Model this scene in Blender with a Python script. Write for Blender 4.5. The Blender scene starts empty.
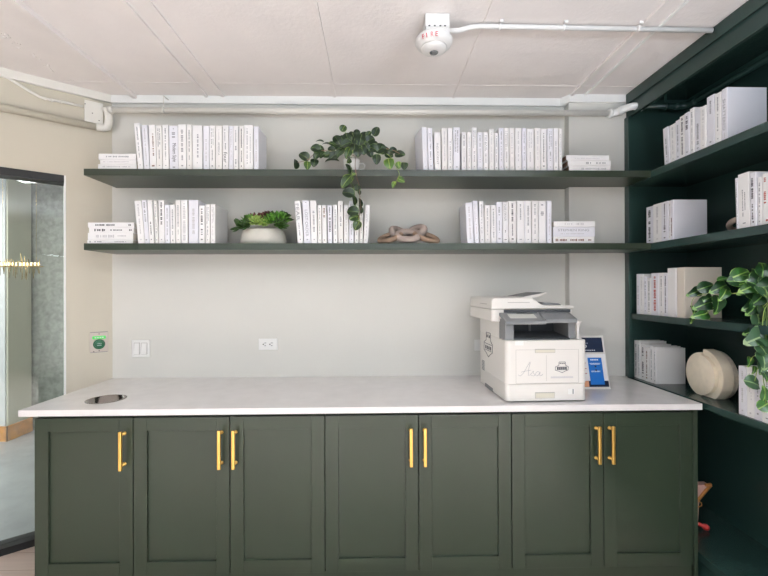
import bpy, bmesh, math, random
from math import sin, cos, pi, radians, atan, atan2, hypot
from mathutils import Vector, Matrix, Euler
random.seed(11)
S = bpy.context.scene
COL = S.collection

# ------------------------------------------------------------------ camera numbers
CF, YAW, ROLL, PITCH, CD, CH = 410.25, .0236, .0031, .0022, 2.5306, 1.45   # pixels, radians, metres
CAM = Vector((0, -CD, CH))
def ray(px, py):
    a, b = px - 384, py - 288
    c, s = cos(ROLL), sin(ROLL)
    u = a*c - b*s; v = a*s + b*c
    Y2, Z2 = CF, -v
    Y = Y2*cos(PITCH) - Z2*sin(PITCH); z = Y2*sin(PITCH) + Z2*cos(PITCH)
    return Vector((u*cos(YAW) + Y*sin(YAW), -u*sin(YAW) + Y*cos(YAW), z))
def onplane(px, py, n, d):
    r = ray(px, py); n = Vector(n)
    return CAM + r*((d - n.dot(CAM))/n.dot(r))
def atY(px, py, y): return onplane(px, py, (0, 1, 0), y)      # point of a plane parallel to the back wall
def atX(px, py, x): return onplane(px, py, (1, 0, 0), x)      # ... parallel to the right wall
def atZ(px, py, z): return onplane(px, py, (0, 0, 1), z)      # ... horizontal

# ------------------------------------------------------------------ materials
def lin(c):
    return tuple((v/12.92 if v <= .04045 else ((v+.055)/1.055)**2.4) for v in c)
def rgb(r, g, b): return lin((r/255, g/255, b/255))
MATS = {}
def mat(name, c, rough=.6, metal=0, var=.0, scale=20, bump=0, bscale=80, spec=.5, emit=None, estr=0, coat=0):
    m = bpy.data.materials.new(name); m.use_nodes = True
    nt = m.node_tree; b = nt.nodes['Principled BSDF']
    b.inputs['Base Color'].default_value = (*c, 1)
    b.inputs['Roughness'].default_value = rough
    b.inputs['Metallic'].default_value = metal
    b.inputs['Specular IOR Level'].default_value = spec
    if coat: b.inputs['Coat Weight'].default_value = coat; b.inputs['Coat Roughness'].default_value = .08
    if emit:
        b.inputs['Emission Color'].default_value = (*emit, 1); b.inputs['Emission Strength'].default_value = estr
    if var or bump:
        tc = nt.nodes.new('ShaderNodeTexCoord')
    if var:
        n = nt.nodes.new('ShaderNodeTexNoise'); n.inputs['Scale'].default_value = scale; n.inputs['Detail'].default_value = 5
        r = nt.nodes.new('ShaderNodeValToRGB')
        r.color_ramp.elements[0].position = .3; r.color_ramp.elements[1].position = .7
        r.color_ramp.elements[0].color = (*[max(0, v*(1-var)) for v in c], 1)
        r.color_ramp.elements[1].color = (*[min(1, v*(1+var)) for v in c], 1)
        nt.links.new(tc.outputs['Object'], n.inputs['Vector'])
        nt.links.new(n.outputs['Fac'], r.inputs['Fac']); nt.links.new(r.outputs['Color'], b.inputs['Base Color'])
    if bump:
        n2 = nt.nodes.new('ShaderNodeTexNoise'); n2.inputs['Scale'].default_value = bscale; n2.inputs['Detail'].default_value = 4
        bp = nt.nodes.new('ShaderNodeBump'); bp.inputs['Strength'].default_value = bump; bp.inputs['Distance'].default_value = .01
        nt.links.new(tc.outputs['Object'], n2.inputs['Vector'])
        nt.links.new(n2.outputs['Fac'], bp.inputs['Height']); nt.links.new(bp.outputs['Normal'], b.inputs['Normal'])
    MATS[name] = m
    return m
M = MATS
mat('wall_paint', rgb(216, 214, 206), .75, var=.012, scale=3, bump=.05, bscale=160, spec=.3)
mat('left_wall_beige_dimmed', rgb(201, 194, 177), .75, var=.012, scale=3, bump=.05, bscale=160, spec=.3)  # beige wall paint, darkened further because less light reaches this wall
mat('ceiling_paint', rgb(236, 230, 226), .85, var=.02, scale=6, bump=.16, bscale=55, spec=.2)
mat('white_trim', rgb(240, 240, 236), .45, var=.01, scale=8)
mat('pipe_paint', rgb(226, 223, 214), .4, var=.01, scale=8)
mat('green_paint', rgb(45, 55, 41), .3, var=.03, scale=5, bump=.02, bscale=120)
mat('green_paint_cool_lit', rgb(40, 62, 57), .26, var=.03, scale=5, bump=.02, bscale=120)  # cabinet green made bluer, with the recess's cool daylight put into the colour
mat('quartz', rgb(226, 222, 219), .07, var=.035, scale=14, spec=.5)
mat('brass', rgb(232, 188, 104), .3, 1)
mat('steel', rgb(150, 146, 142), .16, 1)
mat('brushed_plate', rgb(196, 184, 174), .4, .2)
mat('black_metal', rgb(30, 30, 30), .45, .3)
mat('book_white', rgb(238, 237, 236), .5, var=.012, scale=9)
mat('book_cool', rgb(230, 230, 236), .4, var=.012, scale=9)
mat('book_warm', rgb(235, 233, 230), .55, var=.012, scale=9)
mat('book_beige', rgb(220, 212, 198), .6, var=.02, scale=9)
mat('book_grey', rgb(226, 224, 222), .5, var=.012, scale=9)
mat('pages', rgb(226, 219, 206), .8, var=.03, scale=60)
mat('pages_dark', rgb(120, 92, 72), .8, var=.2, scale=60)
mat('ink_black', rgb(74, 74, 78), .6)
mat('ink_dark', rgb(48, 48, 52), .6)
mat('ink_grey', rgb(158, 158, 162), .6)
mat('ink_pale', rgb(200, 198, 200), .6)
mat('ink_red', rgb(176, 66, 52), .6)
mat('ink_brown', rgb(120, 84, 66), .6)
mat('ceramic_white', rgb(238, 236, 232), .25, var=.01, scale=10)
mat('ceramic_stone', rgb(214, 210, 199), .55, var=.05, scale=25, bump=.05, bscale=90)
mat('vase_plaster', rgb(242, 230, 207), .8, var=.06, scale=25, bump=.15, bscale=60)
mat('vase_rough', rgb(228, 216, 196), .9, var=.14, scale=60, bump=1, bscale=60)
mat('wood_knot', rgb(150, 124, 103), .7, var=.22, scale=22, bump=.3, bscale=50)
mat('wood_pale', rgb(168, 152, 142), .7, var=.2, scale=22, bump=.3, bscale=50)
mat('soil', rgb(50, 38, 28), .95, var=.3, scale=60)
mat('stem', rgb(96, 120, 52), .6)
mat('stem_brown', rgb(150, 112, 96), .6)
mat('stem_pale', rgb(150, 170, 90), .6)
mat('printer_white', rgb(226, 222, 215), .4, var=.006, scale=8)
mat('printer_grey', rgb(120, 121, 121), .45)
mat('printer_dark', rgb(54, 57, 60), .5)
mat('printer_line', rgb(178, 174, 167), .6)
mat('printer_recess', rgb(214, 208, 190), .55)
mat('screen_glass', rgb(196, 196, 188), .1)
mat('navy', rgb(22, 34, 58), .3)
mat('blue_card', rgb(22, 108, 190), .35)
mat('card_white', rgb(240, 238, 238), .4)
mat('acrylic', rgb(226, 222, 214), .2)
mat('photo_orange', rgb(222, 160, 120), .4)
mat('alarm_white', rgb(224, 222, 218), .35)
mat('lens', rgb(120, 122, 122), .15, .5)
mat('red_print', rgb(206, 44, 66), .5)
mat('green_sign', rgb(80, 190, 90), .3, emit=rgb(80, 210, 100), estr=.5)
mat('green_button', rgb(16, 92, 58), .3)
mat('socket_dark', rgb(60, 58, 55), .6)
mat('plate_white', rgb(236, 235, 231), .35)
mat('beyond_paint', rgb(208, 206, 190), .7, var=.015, scale=3)
mat('beyond_white', rgb(226, 228, 232), .6)
mat('oak', rgb(220, 150, 66), .5, var=.16, scale=14)
mat('chrome_rod', rgb(214, 190, 140), .2, 1)
mat('lamp_glow', rgb(255, 240, 210), .4, emit=rgb(255, 226, 180), estr=5)
mat('lamp_panel', rgb(255, 255, 255), .4, emit=(1, 1, 1), estr=6)
mat('frame_dark', rgb(40, 40, 42), .5)
mat('pink_skin', rgb(214, 170, 158), .5)
mat('gold_trim', rgb(206, 140, 72), .4, .3)
mat('red_tip', rgb(196, 40, 34), .35)

def concrete(name, c, s=6, lo=.45):
    m = mat(name, c, .6)
    nt = m.node_tree; b = nt.nodes['Principled BSDF']
    tc = nt.nodes.new('ShaderNodeTexCoord')
    n = nt.nodes.new('ShaderNodeTexNoise'); n.inputs['Scale'].default_value = s; n.inputs['Detail'].default_value = 9; n.inputs['Roughness'].default_value = .68
    r = nt.nodes.new('ShaderNodeValToRGB')
    r.color_ramp.elements[0].position = .32; r.color_ramp.elements[0].color = (*[v*lo for v in c], 1)
    r.color_ramp.elements[1].position = .6; r.color_ramp.elements[1].color = (*c, 1)
    nt.links.new(tc.outputs['Object'], n.inputs['Vector']); nt.links.new(n.outputs['Fac'], r.inputs['Fac'])
    nt.links.new(r.outputs['Color'], b.inputs['Base Color'])
    bp = nt.nodes.new('ShaderNodeBump'); bp.inputs['Strength'].default_value = .3
    nt.links.new(n.outputs['Fac'], bp.inputs['Height']); nt.links.new(bp.outputs['Normal'], b.inputs['Normal'])
    return m
concrete('concrete_rough', rgb(168, 170, 164), 16, .6)
concrete('concrete_floor', rgb(178, 182, 186), 2.5, .8).node_tree.nodes['Principled BSDF'].inputs['Roughness'].default_value = .25

def wood_floor():
    m = mat('wood_floor', rgb(206, 186, 170), .35)
    nt = m.node_tree; b = nt.nodes['Principled BSDF']
    tc = nt.nodes.new('ShaderNodeTexCoord')
    br = nt.nodes.new('ShaderNodeTexBrick')
    br.inputs['Color1'].default_value = (*rgb(208, 188, 172), 1); br.inputs['Color2'].default_value = (*rgb(198, 176, 160), 1)
    br.inputs['Mortar'].default_value = (*rgb(150, 120, 98), 1)
    br.inputs['Scale'].default_value = 1; br.inputs['Mortar Size'].default_value = .0015
    br.inputs['Brick Width'].default_value = 1.5; br.inputs['Row Height'].default_value = .14
    n = nt.nodes.new('ShaderNodeTexNoise'); n.inputs['Scale'].default_value = 5; n.inputs['Detail'].default_value = 6
    mp = nt.nodes.new('ShaderNodeMapping'); mp.inputs['Scale'].default_value = (.6, 9, 1)
    mx = nt.nodes.new('ShaderNodeMixRGB'); mx.blend_type = 'MULTIPLY'; mx.inputs['Fac'].default_value = .25
    nt.links.new(tc.outputs['Object'], br.inputs['Vector'])
    nt.links.new(tc.outputs['Object'], mp.inputs['Vector']); nt.links.new(mp.outputs['Vector'], n.inputs['Vector'])
    nt.links.new(br.outputs['Color'], mx.inputs['Color1']); nt.links.new(n.outputs['Fac'], mx.inputs['Color2'])
    nt.links.new(mx.outputs['Color'], b.inputs['Base Color'])
wood_floor()

def glass_mat(name, tint, refl=1.0):
    m = bpy.data.materials.new(name); m.use_nodes = True
    nt = m.node_tree; nt.nodes.remove(nt.nodes['Principled BSDF'])
    out = nt.nodes['Material Output']
    t = nt.nodes.new('ShaderNodeBsdfTransparent'); t.inputs['Color'].default_value = (*tint, 1)
    g = nt.nodes.new('ShaderNodeBsdfGlossy'); g.inputs['Roughness'].default_value = .01
    f = nt.nodes.new('ShaderNodeFresnel'); f.inputs['IOR'].default_value = 1.5
    mx = nt.nodes.new('ShaderNodeMixShader')
    nt.links.new(f.outputs['Fac'], mx.inputs['Fac']); nt.links.new(t.outputs[0], mx.inputs[1]); nt.links.new(g.outputs[0], mx.inputs[2])
    nt.links.new(mx.outputs[0], out.inputs['Surface'])
    MATS[name] = m
glass_mat('glass', (.93, .96, .94))

def leaf_mat(name, base, pale, red=.0, edge=.5, mid=.08):
    """leaf pigment from UV: u runs across (-1..1 mapped 0..1), pale margin and pale midrib streaks"""
    m = mat(name, base, .33, spec=.5)
    nt = m.node_tree; b = nt.nodes['Principled BSDF']
    uv = nt.nodes.new('ShaderNodeUVMap')
    sp = nt.nodes.new('ShaderNodeSeparateXYZ'); nt.links.new(uv.outputs['UV'], sp.inputs[0])
    def math_(op, a, bb=None):
        n = nt.nodes.new('ShaderNodeMath'); n.operation = op
        for i, v in enumerate((a, bb)):
            if v is None: continue
            if isinstance(v, (int, float)): n.inputs[i].default_value = v
            else: nt.links.new(v, n.inputs[i])
        return n.outputs[0]
    u = math_('ABSOLUTE', math_('SUBTRACT', math_('MULTIPLY', sp.outputs['X'], 2), 1))
    v = math_('SUBTRACT', math_('MULTIPLY', sp.outputs['Y'], 2), 1)
    rad = math_('SQRT', math_('ADD', math_('MULTIPLY', u, u), math_('MULTIPLY', v, v)))
    ns = nt.nodes.new('ShaderNodeTexNoise'); ns.inputs['Scale'].default_value = 7; nt.links.new(uv.outputs['UV'], ns.inputs['Vector'])
    rim = math_('GREATER_THAN', math_('ADD', rad, math_('MULTIPLY', ns.outputs['Fac'], .25)), edge + .55)
    rib = math_('LESS_THAN', math_('ADD', u, math_('MULTIPLY', ns.outputs['Fac'], .10)), mid + .05)
    f = math_('MAXIMUM', rim, rib)
    mx = nt.nodes.new('ShaderNodeMixRGB'); mx.inputs['Color1'].default_value = (*base, 1); mx.inputs['Color2'].default_value = (*pale, 1)
    nt.links.new(math_('MULTIPLY', f, .75), mx.inputs['Fac']); nt.links.new(mx.outputs[0], b.inputs['Base Color'])
    b.inputs['Subsurface Weight'].default_value = 0
    return m
leaf_mat('leaf_dark', rgb(24, 46, 22), rgb(104, 128, 66), edge=.52, mid=.05)
leaf_mat('leaf_mid', rgb(40, 66, 26), rgb(140, 160, 78), edge=.5, mid=.07)
leaf_mat('leaf_pale', rgb(70, 104, 36), rgb(166, 182, 96), edge=.5, mid=.1)
leaf_mat('ivy_dark', rgb(24, 56, 26), rgb(120, 160, 78), edge=.62, mid=.07)
leaf_mat('ivy_mid', rgb(42, 86, 32), rgb(150, 182, 92), edge=.6, mid=.09)
leaf_mat('ivy_grey', rgb(54, 86, 56), rgb(140, 164, 112), edge=.6, mid=.08)
mat('succ_green', rgb(84, 138, 40), .4, var=.2, scale=40)
mat('succ_pale', rgb(150, 176, 88), .45, var=.15, scale=40)
mat('succ_dark', rgb(52, 84, 30), .4, var=.2, scale=40)
mat('succ_red', rgb(96, 44, 46), .4, var=.25, scale=40)

# ------------------------------------------------------------------ mesh builder
class MB:
    def __init__(s): s.v = []; s.f = []; s.sm = []; s.uv = {}
    def add(s, vs, fs, smooth=False, uvs=None):
        o = len(s.v); s.v += [tuple(v) for v in vs]
        for f in fs: s.f.append(tuple(i+o for i in f)); s.sm.append(smooth)
        if uvs:
            for i, q in enumerate(uvs): s.uv[o+i] = q
        return s
    def box(s, x0, x1, y0, y1, z0, z1, mtx=None):
        vs = [Vector((x, y, z)) for z in (z0, z1) for y in (y0, y1) for x in (x0, x1)]
        if mtx: vs = [mtx @ v for v in vs]
        return s.add(vs, [(0, 2, 3, 1), (4, 5, 7, 6), (0, 1, 5, 4), (2, 6, 7, 3), (0, 4, 6, 2), (1, 3, 7, 5)])
    def prism(s, poly, a0, a1, axis='z', mtx=None):
        """poly: 2D points; extruded along axis from a0 to a1"""
        n = len(poly)
        def P(p, a):
            if axis == 'z': return Vector((p[0], p[1], a))
            if axis == 'y': return Vector((p[0], a, p[1]))
            return Vector((a, p[0], p[1]))
        vs = [P(p, a0) for p in poly] + [P(p, a1) for p in poly]
        if mtx: vs = [mtx @ v for v in vs]
        fs = [tuple(range(n))[::-1], tuple(range(n, 2*n))] + [(i, (i+1) % n, n+(i+1) % n, n+i) for i in range(n)]
        return s.add(vs, fs)
    def tube(s, pts, r, n=10, closed=False, rz=None, smooth=True):
        pts = [Vector(p) for p in pts]; m = len(pts); rings = []
        prev = None
        for i, p in enumerate(pts):
            if closed: t = pts[(i+1) % m] - pts[i-1]
            else: t = pts[min(i+1, m-1)] - pts[max(i-1, 0)]
            t.normalize()
            if prev is None:
                a = Vector((0, 0, 1)) if abs(t.z) < .9 else Vector((1, 0, 0))
                u = t.cross(a).normalized()
            else: u = (prev - t*prev.dot(t)).normalized()
            prev = u; w = t.cross(u)
            rr = r[i] if isinstance(r, (list, tuple)) else r
            r2 = rr if rz is None else rz
            rings.append([p + u*cos(2*pi*k/n)*rr + w*sin(2*pi*k/n)*r2 for k in range(n)])
        vs = [v for R in rings for v in R]; fs = []
        for i in range(m if closed else m-1):
            j = (i+1) % m
            for k in range(n):
                fs.append((i*n+k, i*n+(k+1) % n, j*n+(k+1) % n, j*n+k))
        s.add(vs, fs, smooth)
        if not closed:
            o = len(s.v) - len(vs)
            s.f.append(tuple(o+k for k in range(n))[::-1]); s.sm.append(False)
            s.f.append(tuple(o+(m-1)*n+k for k in range(n))); s.sm.append(False)
        return s
    def lathe(s, prof, c=(0, 0, 0), n=32, mtx=None, sx=1, sy=1, cap=True, a0=0, a1=2*pi):
        """prof: (r, z) pairs bottom to top"""
        c = Vector(c); vs = []; full = abs(a1-a0-2*pi) < 1e-6; nn = n if full else n+1
        for r, z in prof:
            for k in range(nn):
                a = a0 + (a1-a0)*k/n
                v = Vector((r*cos(a)*sx, r*sin(a)*sy, z))
                vs.append((mtx @ v if mtx else v) + c)
        fs = []
        for i in range(len(prof)-1):
            for k in range(nn if full else nn-1):
                j = (k+1) % nn
                fs.append((i*nn+k, i*nn+j, (i+1)*nn+j, (i+1)*nn+k))
        s.add(vs, fs, True)
        if cap:
            o = len(s.v)-len(vs)
            if prof[0][0] > 1e-6: s.f.append(tuple(o+k for k in range(nn))[::-1]); s.sm.append(False)
            if prof[-1][0] > 1e-6: s.f.append(tuple(o+(len(prof)-1)*nn+k for k in range(nn))); s.sm.append(False)
        return s
    def leaf(s, c, nrm, tip, L, W, fold=.25, curl=.2, heart=0):
        """a leaf blade with its own cupping; c = centre, tip = direction of the tip"""
        nrm = Vector(nrm).normalized(); t = Vector(tip); t = (t - nrm*t.dot(nrm)).normalized(); b = t.cross(nrm)
        c = Vector(c); vs = []; uvs = []; fs = []
        R, K = 3, 14
        def pt(a, rr):
            y = cos(a)*rr; x = sin(a)*rr*(1 - .22*cos(a)) if not heart else sin(a)*rr*(1-.35*cos(a))
            if cos(a) > .85: y *= 1 + heart*.3
            z = fold*abs(x)*W*.5 - curl*L*.5*(y*y)
            return c + t*(y*L*.5) + b*(x*W*.5) + nrm*z, (.5+.5*x, .5+.5*y)
        p, q = pt(0, 0); vs.append(p); uvs.append(q)
        for i in range(1, R+1):
            for k in range(K):
                p, q = pt(2*pi*k/K, i/R); vs.append(p); uvs.append(q)
        for k in range(K): fs.append((0, 1+k, 1+(k+1) % K))
        for i in range(R-1):
            for k in range(K):
                fs.append((1+i*K+k, 1+(i+1)*K+k, 1+(i+1)*K+(k+1) % K, 1+i*K+(k+1) % K))
        return s.add(vs, fs, True, uvs)
    def build(s, name, m, parent=None, local=False, bevel=0, seg=2, solid=0, kind=None):
        me = bpy.data.meshes.new(name)
        off = Vector((0, 0, 0))
        if parent is not None and not local:
            off = world_loc(parent)
        me.from_pydata([Vector(v)-off for v in s.v], [], s.f)
        me.materials.append(M[m])
        for p, q in zip(me.polygons, s.sm): p.use_smooth = q
        if s.uv:
            ul = me.uv_layers.new(name='UVMap')
            for lp in me.loops: ul.data[lp.index].uv = s.uv.get(lp.vertex_index, (.5, .5))
        bm = bmesh.new(); bm.from_mesh(me); bmesh.ops.recalc_face_normals(bm, faces=bm.faces); bm.to_mesh(me); bm.free()
        o = bpy.data.objects.new(name, me); COL.objects.link(o)
        if parent is not None: o.parent = parent
        if bevel:
            b = o.modifiers.new('bevel', 'BEVEL'); b.width = bevel; b.segments = seg; b.limit_method = 'ANGLE'; b.angle_limit = radians(40)
        if solid:
            b = o.modifiers.new('solid', 'SOLIDIFY'); b.thickness = solid; b.offset = 0
        if kind: o['kind'] = kind
        return o
def world_loc(o):
    v = Vector(o.location)
    while o.parent: o = o.parent; v += Vector(o.location)
    return v
def tag(o, label, cat, group=None):
    o['label'] = label; o['category'] = cat
    if group: o['group'] = group
    return o
def thing(name, loc, label, cat, group=None, rot=(0, 0, 0)):
    o = bpy.data.objects.new(name, None); COL.objects.link(o)
    o.location = loc; o.rotation_euler = rot; o.empty_display_size = .05
    return tag(o, label, cat, group)
def struct(mb, name, m, **k): return mb.build(name, m, kind='structure', **k)

def text_obj(name, txt, size, mtx, m, parent, stretch=None, align='LEFT', font_shear=0, bold=0):
    """flat lettering; mtx maps text x/y plane into the parent's local space. stretch=(width,height) fits the box"""
    cu = bpy.data.curves.new(name, 'FONT'); cu.body = txt; cu.size = size; cu.extrude = .0002; cu.align_x = align
    cu.shear = font_shear; cu.offset = bold; cu.resolution_u = 3
    tmp = bpy.data.objects.new(name+'_t', cu); COL.objects.link(tmp)
    dg = bpy.context.evaluated_depsgraph_get(); dg.update()
    me = bpy.data.meshes.new_from_object(tmp.evaluated_get(dg)); me.name = name
    COL.objects.unlink(tmp); bpy.data.objects.remove(tmp); bpy.data.curves.remove(cu)
    if stretch:
        xs = [v.co.x for v in me.vertices]; ys = [v.co.y for v in me.vertices]
        w, h = max(xs)-min(xs), max(ys)-min(ys); x0, y0 = min(xs), min(ys)
        for v in me.vertices:
            v.co.x = (v.co.x-x0)/w*stretch[0]; v.co.y = (v.co.y-y0)/h*stretch[1]
    me.transform(mtx)
    me.materials.clear(); me.materials.append(M[m])
    o = bpy.data.objects.new(name, me); COL.objects.link(o); o.parent = parent
    return o

# ------------------------------------------------------------------ the setting
CE, FL = 2.6264, .04
XL, XC, COLY, XF, XR = -1.591, 1.19, -.0555, 1.543, 1.9234
DV = Vector((-.7866, -.6175, 0)); NV = Vector((.6175, -.7866, 0))     # left wall: direction, normal into the room
C0 = Vector((XL, 0, 0))
def LW(s, out=0, z=0):
    p = C0 + DV*s + NV*out; return Vector((p.x, p.y, z))
def onleft(px, py, out=0):
    return onplane(px, py, NV, NV.dot(C0) + out)
def lw_box(mb, s0, s1, o0, o1, z0, z1):
    a, b, c, d = LW(s0, o0), LW(s1, o0), LW(s1, o1), LW(s0, o1)
    return mb.prism([(p.x, p.y) for p in (a, b, c, d)], z0, z1)

SE = 4.5                                             # length of the angled wall
e = LW(SE)
mb = MB(); mb.prism([(XL-.02, .16), (XL, 0), (2.1, 0), (2.1, .16)], 0, CE)
struct(mb, 'wall_back', 'wall_paint')
mb = MB(); mb.box(XC, 2.1, COLY, -.0005, 0, CE); struct(mb, 'wall_pier', 'wall_paint')
mb = MB(); J0, J1, HZ = .2228, 2.8, 2.1045
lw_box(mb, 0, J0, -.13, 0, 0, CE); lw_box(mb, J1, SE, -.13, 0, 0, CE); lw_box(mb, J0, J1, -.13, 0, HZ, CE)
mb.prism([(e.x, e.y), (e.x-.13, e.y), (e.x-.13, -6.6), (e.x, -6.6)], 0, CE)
struct(mb, 'wall_left', 'left_wall_beige_dimmed')
mb = MB(); mb.box(XR+.02, 2.1, -6.6, COLY, 0, CE); struct(mb, 'wall_right', 'wall_paint')
mb = MB(); mb.box(-7.2, 2.1, -6.75, 5.2, CE, CE+.12); struct(mb, 'ceiling', 'ceiling_paint')
# wood floor inside the room, concrete beyond the glass
a, b = LW(0, -.05), LW(SE, -.05)
mb = MB(); mb.prism([(2.1, 0), (XL, 0), (a.x, a.y), (b.x, b.y), (b.x, -6.6), (2.1, -6.6)][::-1], FL-.06, FL)
struct(mb, 'floor', 'wood_floor')
mb = MB(); mb.prism([(a.x, a.y), (a.x, 5), (-7, 5), (-7, -2.85), (b.x, b.y)], FL-.06, FL); struct(mb, 'floor_beyond', 'concrete_floor')
# front wall (behind the camera) with three tall windows
WX = [(-4.5, -2.8), (-2.4, -.5), (-.1, 1.6)]
mb = MB(); y0, y1 = -6.72, -6.6
mb.box(-5.3, 2.1, y0, y1, 0, .35); mb.box(-5.3, 2.1, y0, y1, 2.45, CE)
xs = [-5.3] + [v for w in WX for v in w] + [2.1]
for i in range(0, len(xs), 2): mb.box(xs[i], xs[i+1], y0, y1, .35, 2.45)
struct(mb, 'wall_front', 'wall_paint')
for i, (x0, x1) in enumerate(WX):
    mb = MB()
    for a, b in ((x0, x0+.05), (x1-.05, x1), ((x0+x1)/2-.025, (x0+x1)/2+.025)): mb.box(a, b, -6.70, -6.64, .35, 2.45)
    for z in (.35, 2.40, 1.75): mb.box(x0+.05, x1-.05, -6.70, -6.64, z, z+.05)
    w = struct(mb, 'window_%d' % (i+1), 'frame_dark')
    g = MB(); g.box(x0+.05, x1-.05, -6.675, -6.668, .4, 2.4); g.build('window_pane', 'glass', w, kind='structure')

# ceiling battens and panel seams (all run straight back to the wall)
def seam(n, x0, x1, dz, m='ceiling_paint', ya=-3.5, yb=-.0):
    mb = MB(); mb.box(x0, x1, ya, yb, CE-dz, CE+.001); struct(mb, 'trim_%d' % n, m, bevel=.001)
seam(1, -1.455, -1.430, .024)
seam(2, -1.022, -1.004, .013)
seam(3, -.925, -.905, .010)
seam(4, -.245, -.230, .007)
seam(5, .484, .496, .006)
seam(6, 1.190, 1.208, .012, yb=COLY)
seam(7, 1.275, 1.286, .010, m='white_trim', yb=COLY)
mb = MB(); mb.box(-1.85, XR, -.176, -.168, CE-.002, CE+.001); struct(mb, 'trim_8', 'ceiling_paint')
# rough filler marks by the left wall
mb = MB()
for k in range(26):
    t = random.random(); x = -1.71 + random.uniform(-.02, .02); y = -.62 + .43*t
    r = random.uniform(.003, .008)
    mb.lathe([(r*1.2, 0), (r, -.0015), (r*.3, -.003)], (x, y, CE), 8)
struct(mb, 'trim_9', 'ceiling_paint')
# white cover strips at the ceiling
mb = MB(); mb.box(XL, XC-.035, -.022, 0, CE-.047, CE); mb.box(XC-.004, XF-.006, COLY-.022, COLY, CE-.046, CE)
mb.prism([(XC-.035, 0), (XC-.035, -.022), (XC-.004, COLY-.022), (XC-.004, 0)][::-1], CE-.047, CE)
struct(mb, 'trim_10', 'white_trim', bevel=.002)
mb = MB(); lw_box(mb, 0, 2.9, 0, .022, CE-.047, CE); struct(mb, 'trim_11', 'pipe_paint', bevel=.002)

# glass door in the left wall
mb = MB(); lw_box(mb, J0-.0001, J0+.008, -.13, .003, FL, HZ); lw_box(mb, J1-.008, J1+.0001, -.13, .003, FL, HZ)
door = struct(mb, 'door_1', 'white_trim')
mb = MB(); lw_box(mb, J0+.008, J1-.008, -.10, .004, 2.063, HZ); mb.build('door_track', 'black_metal', door, kind='structure')
mb = MB(); lw_box(mb, J0+.008, J1-.008, -.10, .003, FL, .078); mb.build('floor_track', 'black_metal', door, kind='structure')
mb = MB(); lw_box(mb, J0+.008, J1-.008, -.05, -.042, .078, 2.063); mb.build('door_glass', 'glass', door, kind='structure')

# the room beyond the glass
mb = MB(); mb.box(-3.60, -3.43, 1.395, 1.656, FL, 2.6); struct(mb, 'wall_beyond', 'beyond_paint')
mb = MB(); mb.box(-7, -3.60, 1.395, 1.5, FL, 2.6); mb.box(-3.60, -3.447, 1.38, 1.395, FL, 2.6); struct(mb, 'wall_end', 'beyond_white')
mb = MB(); mb.box(-3.43, -3.418, 1.37, 1.656, FL, .18); mb.box(-7, -3.418, 1.37, 1.38, FL, .18); struct(mb, 'baseboard_beyond', 'oak')
mb = MB(); mb.box(-3.60, -2.2, 1.68, 2.1, FL, 2.6); struct(mb, 'wall_concrete', 'concrete_rough')
mb = MB()
for z in (.62, 1.22, 1.82): mb.box(-3.3, -2.2, 1.676, 1.68, z, z+.004)
struct(mb, 'trim_12', 'concrete_rough')
mb = MB(); mb.box(-7, -1.7, 4.9, 5.0, FL, 2.6); mb.box(-7.1, -7, -3, 5, FL, 2.6); mb.box(-1.75, -1.65, .16, 5, FL, CE); struct(mb, 'wall_far', 'beyond_paint')
a, b = LW(.0, -.14), LW(SE, -.14)
mb = MB(); mb.prism([(-1.75, a.y+.1), (-1.75, 4.9), (-7, 4.9), (-7, b.y), (b.x, b.y)], 2.60, 2.62); struct(mb, 'ceiling_beyond', 'beyond_white')

# ------------------------------------------------------------------ cabinets and worktop
CTZ, CTH, CTY = .9117, .028, -.6585
CY = -.635
DT, DB = .866, .147
def door_mesh(x0, x1):
    fw, yb, th = .060, CY, .020
    mb = MB()
    mb.box(x0, x0+fw, yb, yb+th, DB, DT); mb.box(x1-fw, x1, yb, yb+th, DB, DT)
    mb.box(x0+fw, x1-fw, yb, yb+th, DT-fw, DT); mb.box(x0+fw, x1-fw, yb, yb+th, DB, DB+fw)
    return mb
def panel_mesh(x0, x1):
    mb = MB(); mb.box(x0+.059, x1-.059, CY+.011, CY+.018, DB+.059, DT-.059); return mb
def handle(x, d):
    mb = MB(); z0, z1 = .640, .815
    mb.prism([(x-.0075, CY-.040), (x+.0075, CY-.040), (x+.0075, CY-.028), (x-.0075, CY-.028)], z0, z1)
    h = mb.build('handle', 'brass', d, bevel=.003)
    for z in (z0+.018, z1-.018):
        mb = MB(); mb.lathe([(.0085, 0), (.0085, .003), (.0052, .0035), (.0052, .029)], (x, CY-.0003, z), 14, mtx=Euler((pi/2, 0, 0)).to_matrix()); mb.build('handle_post', 'brass', h)
gaps = [-1.5421, -1.1003, -.6634, -.2297, .2026, .6364, 1.0700, 1.4963]
sides = 'RRLRLRL'
units = [([0], 'single-door green base cabinet at the left end of the run'),
         ([1, 2], 'double-door green base cabinet second from the left, beside the single-door one'),
         ([3, 4], 'double-door green base cabinet in the middle, third unit from the left'),
         ([5, 6], 'double-door green base cabinet at the right end, below the printer')]
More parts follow.
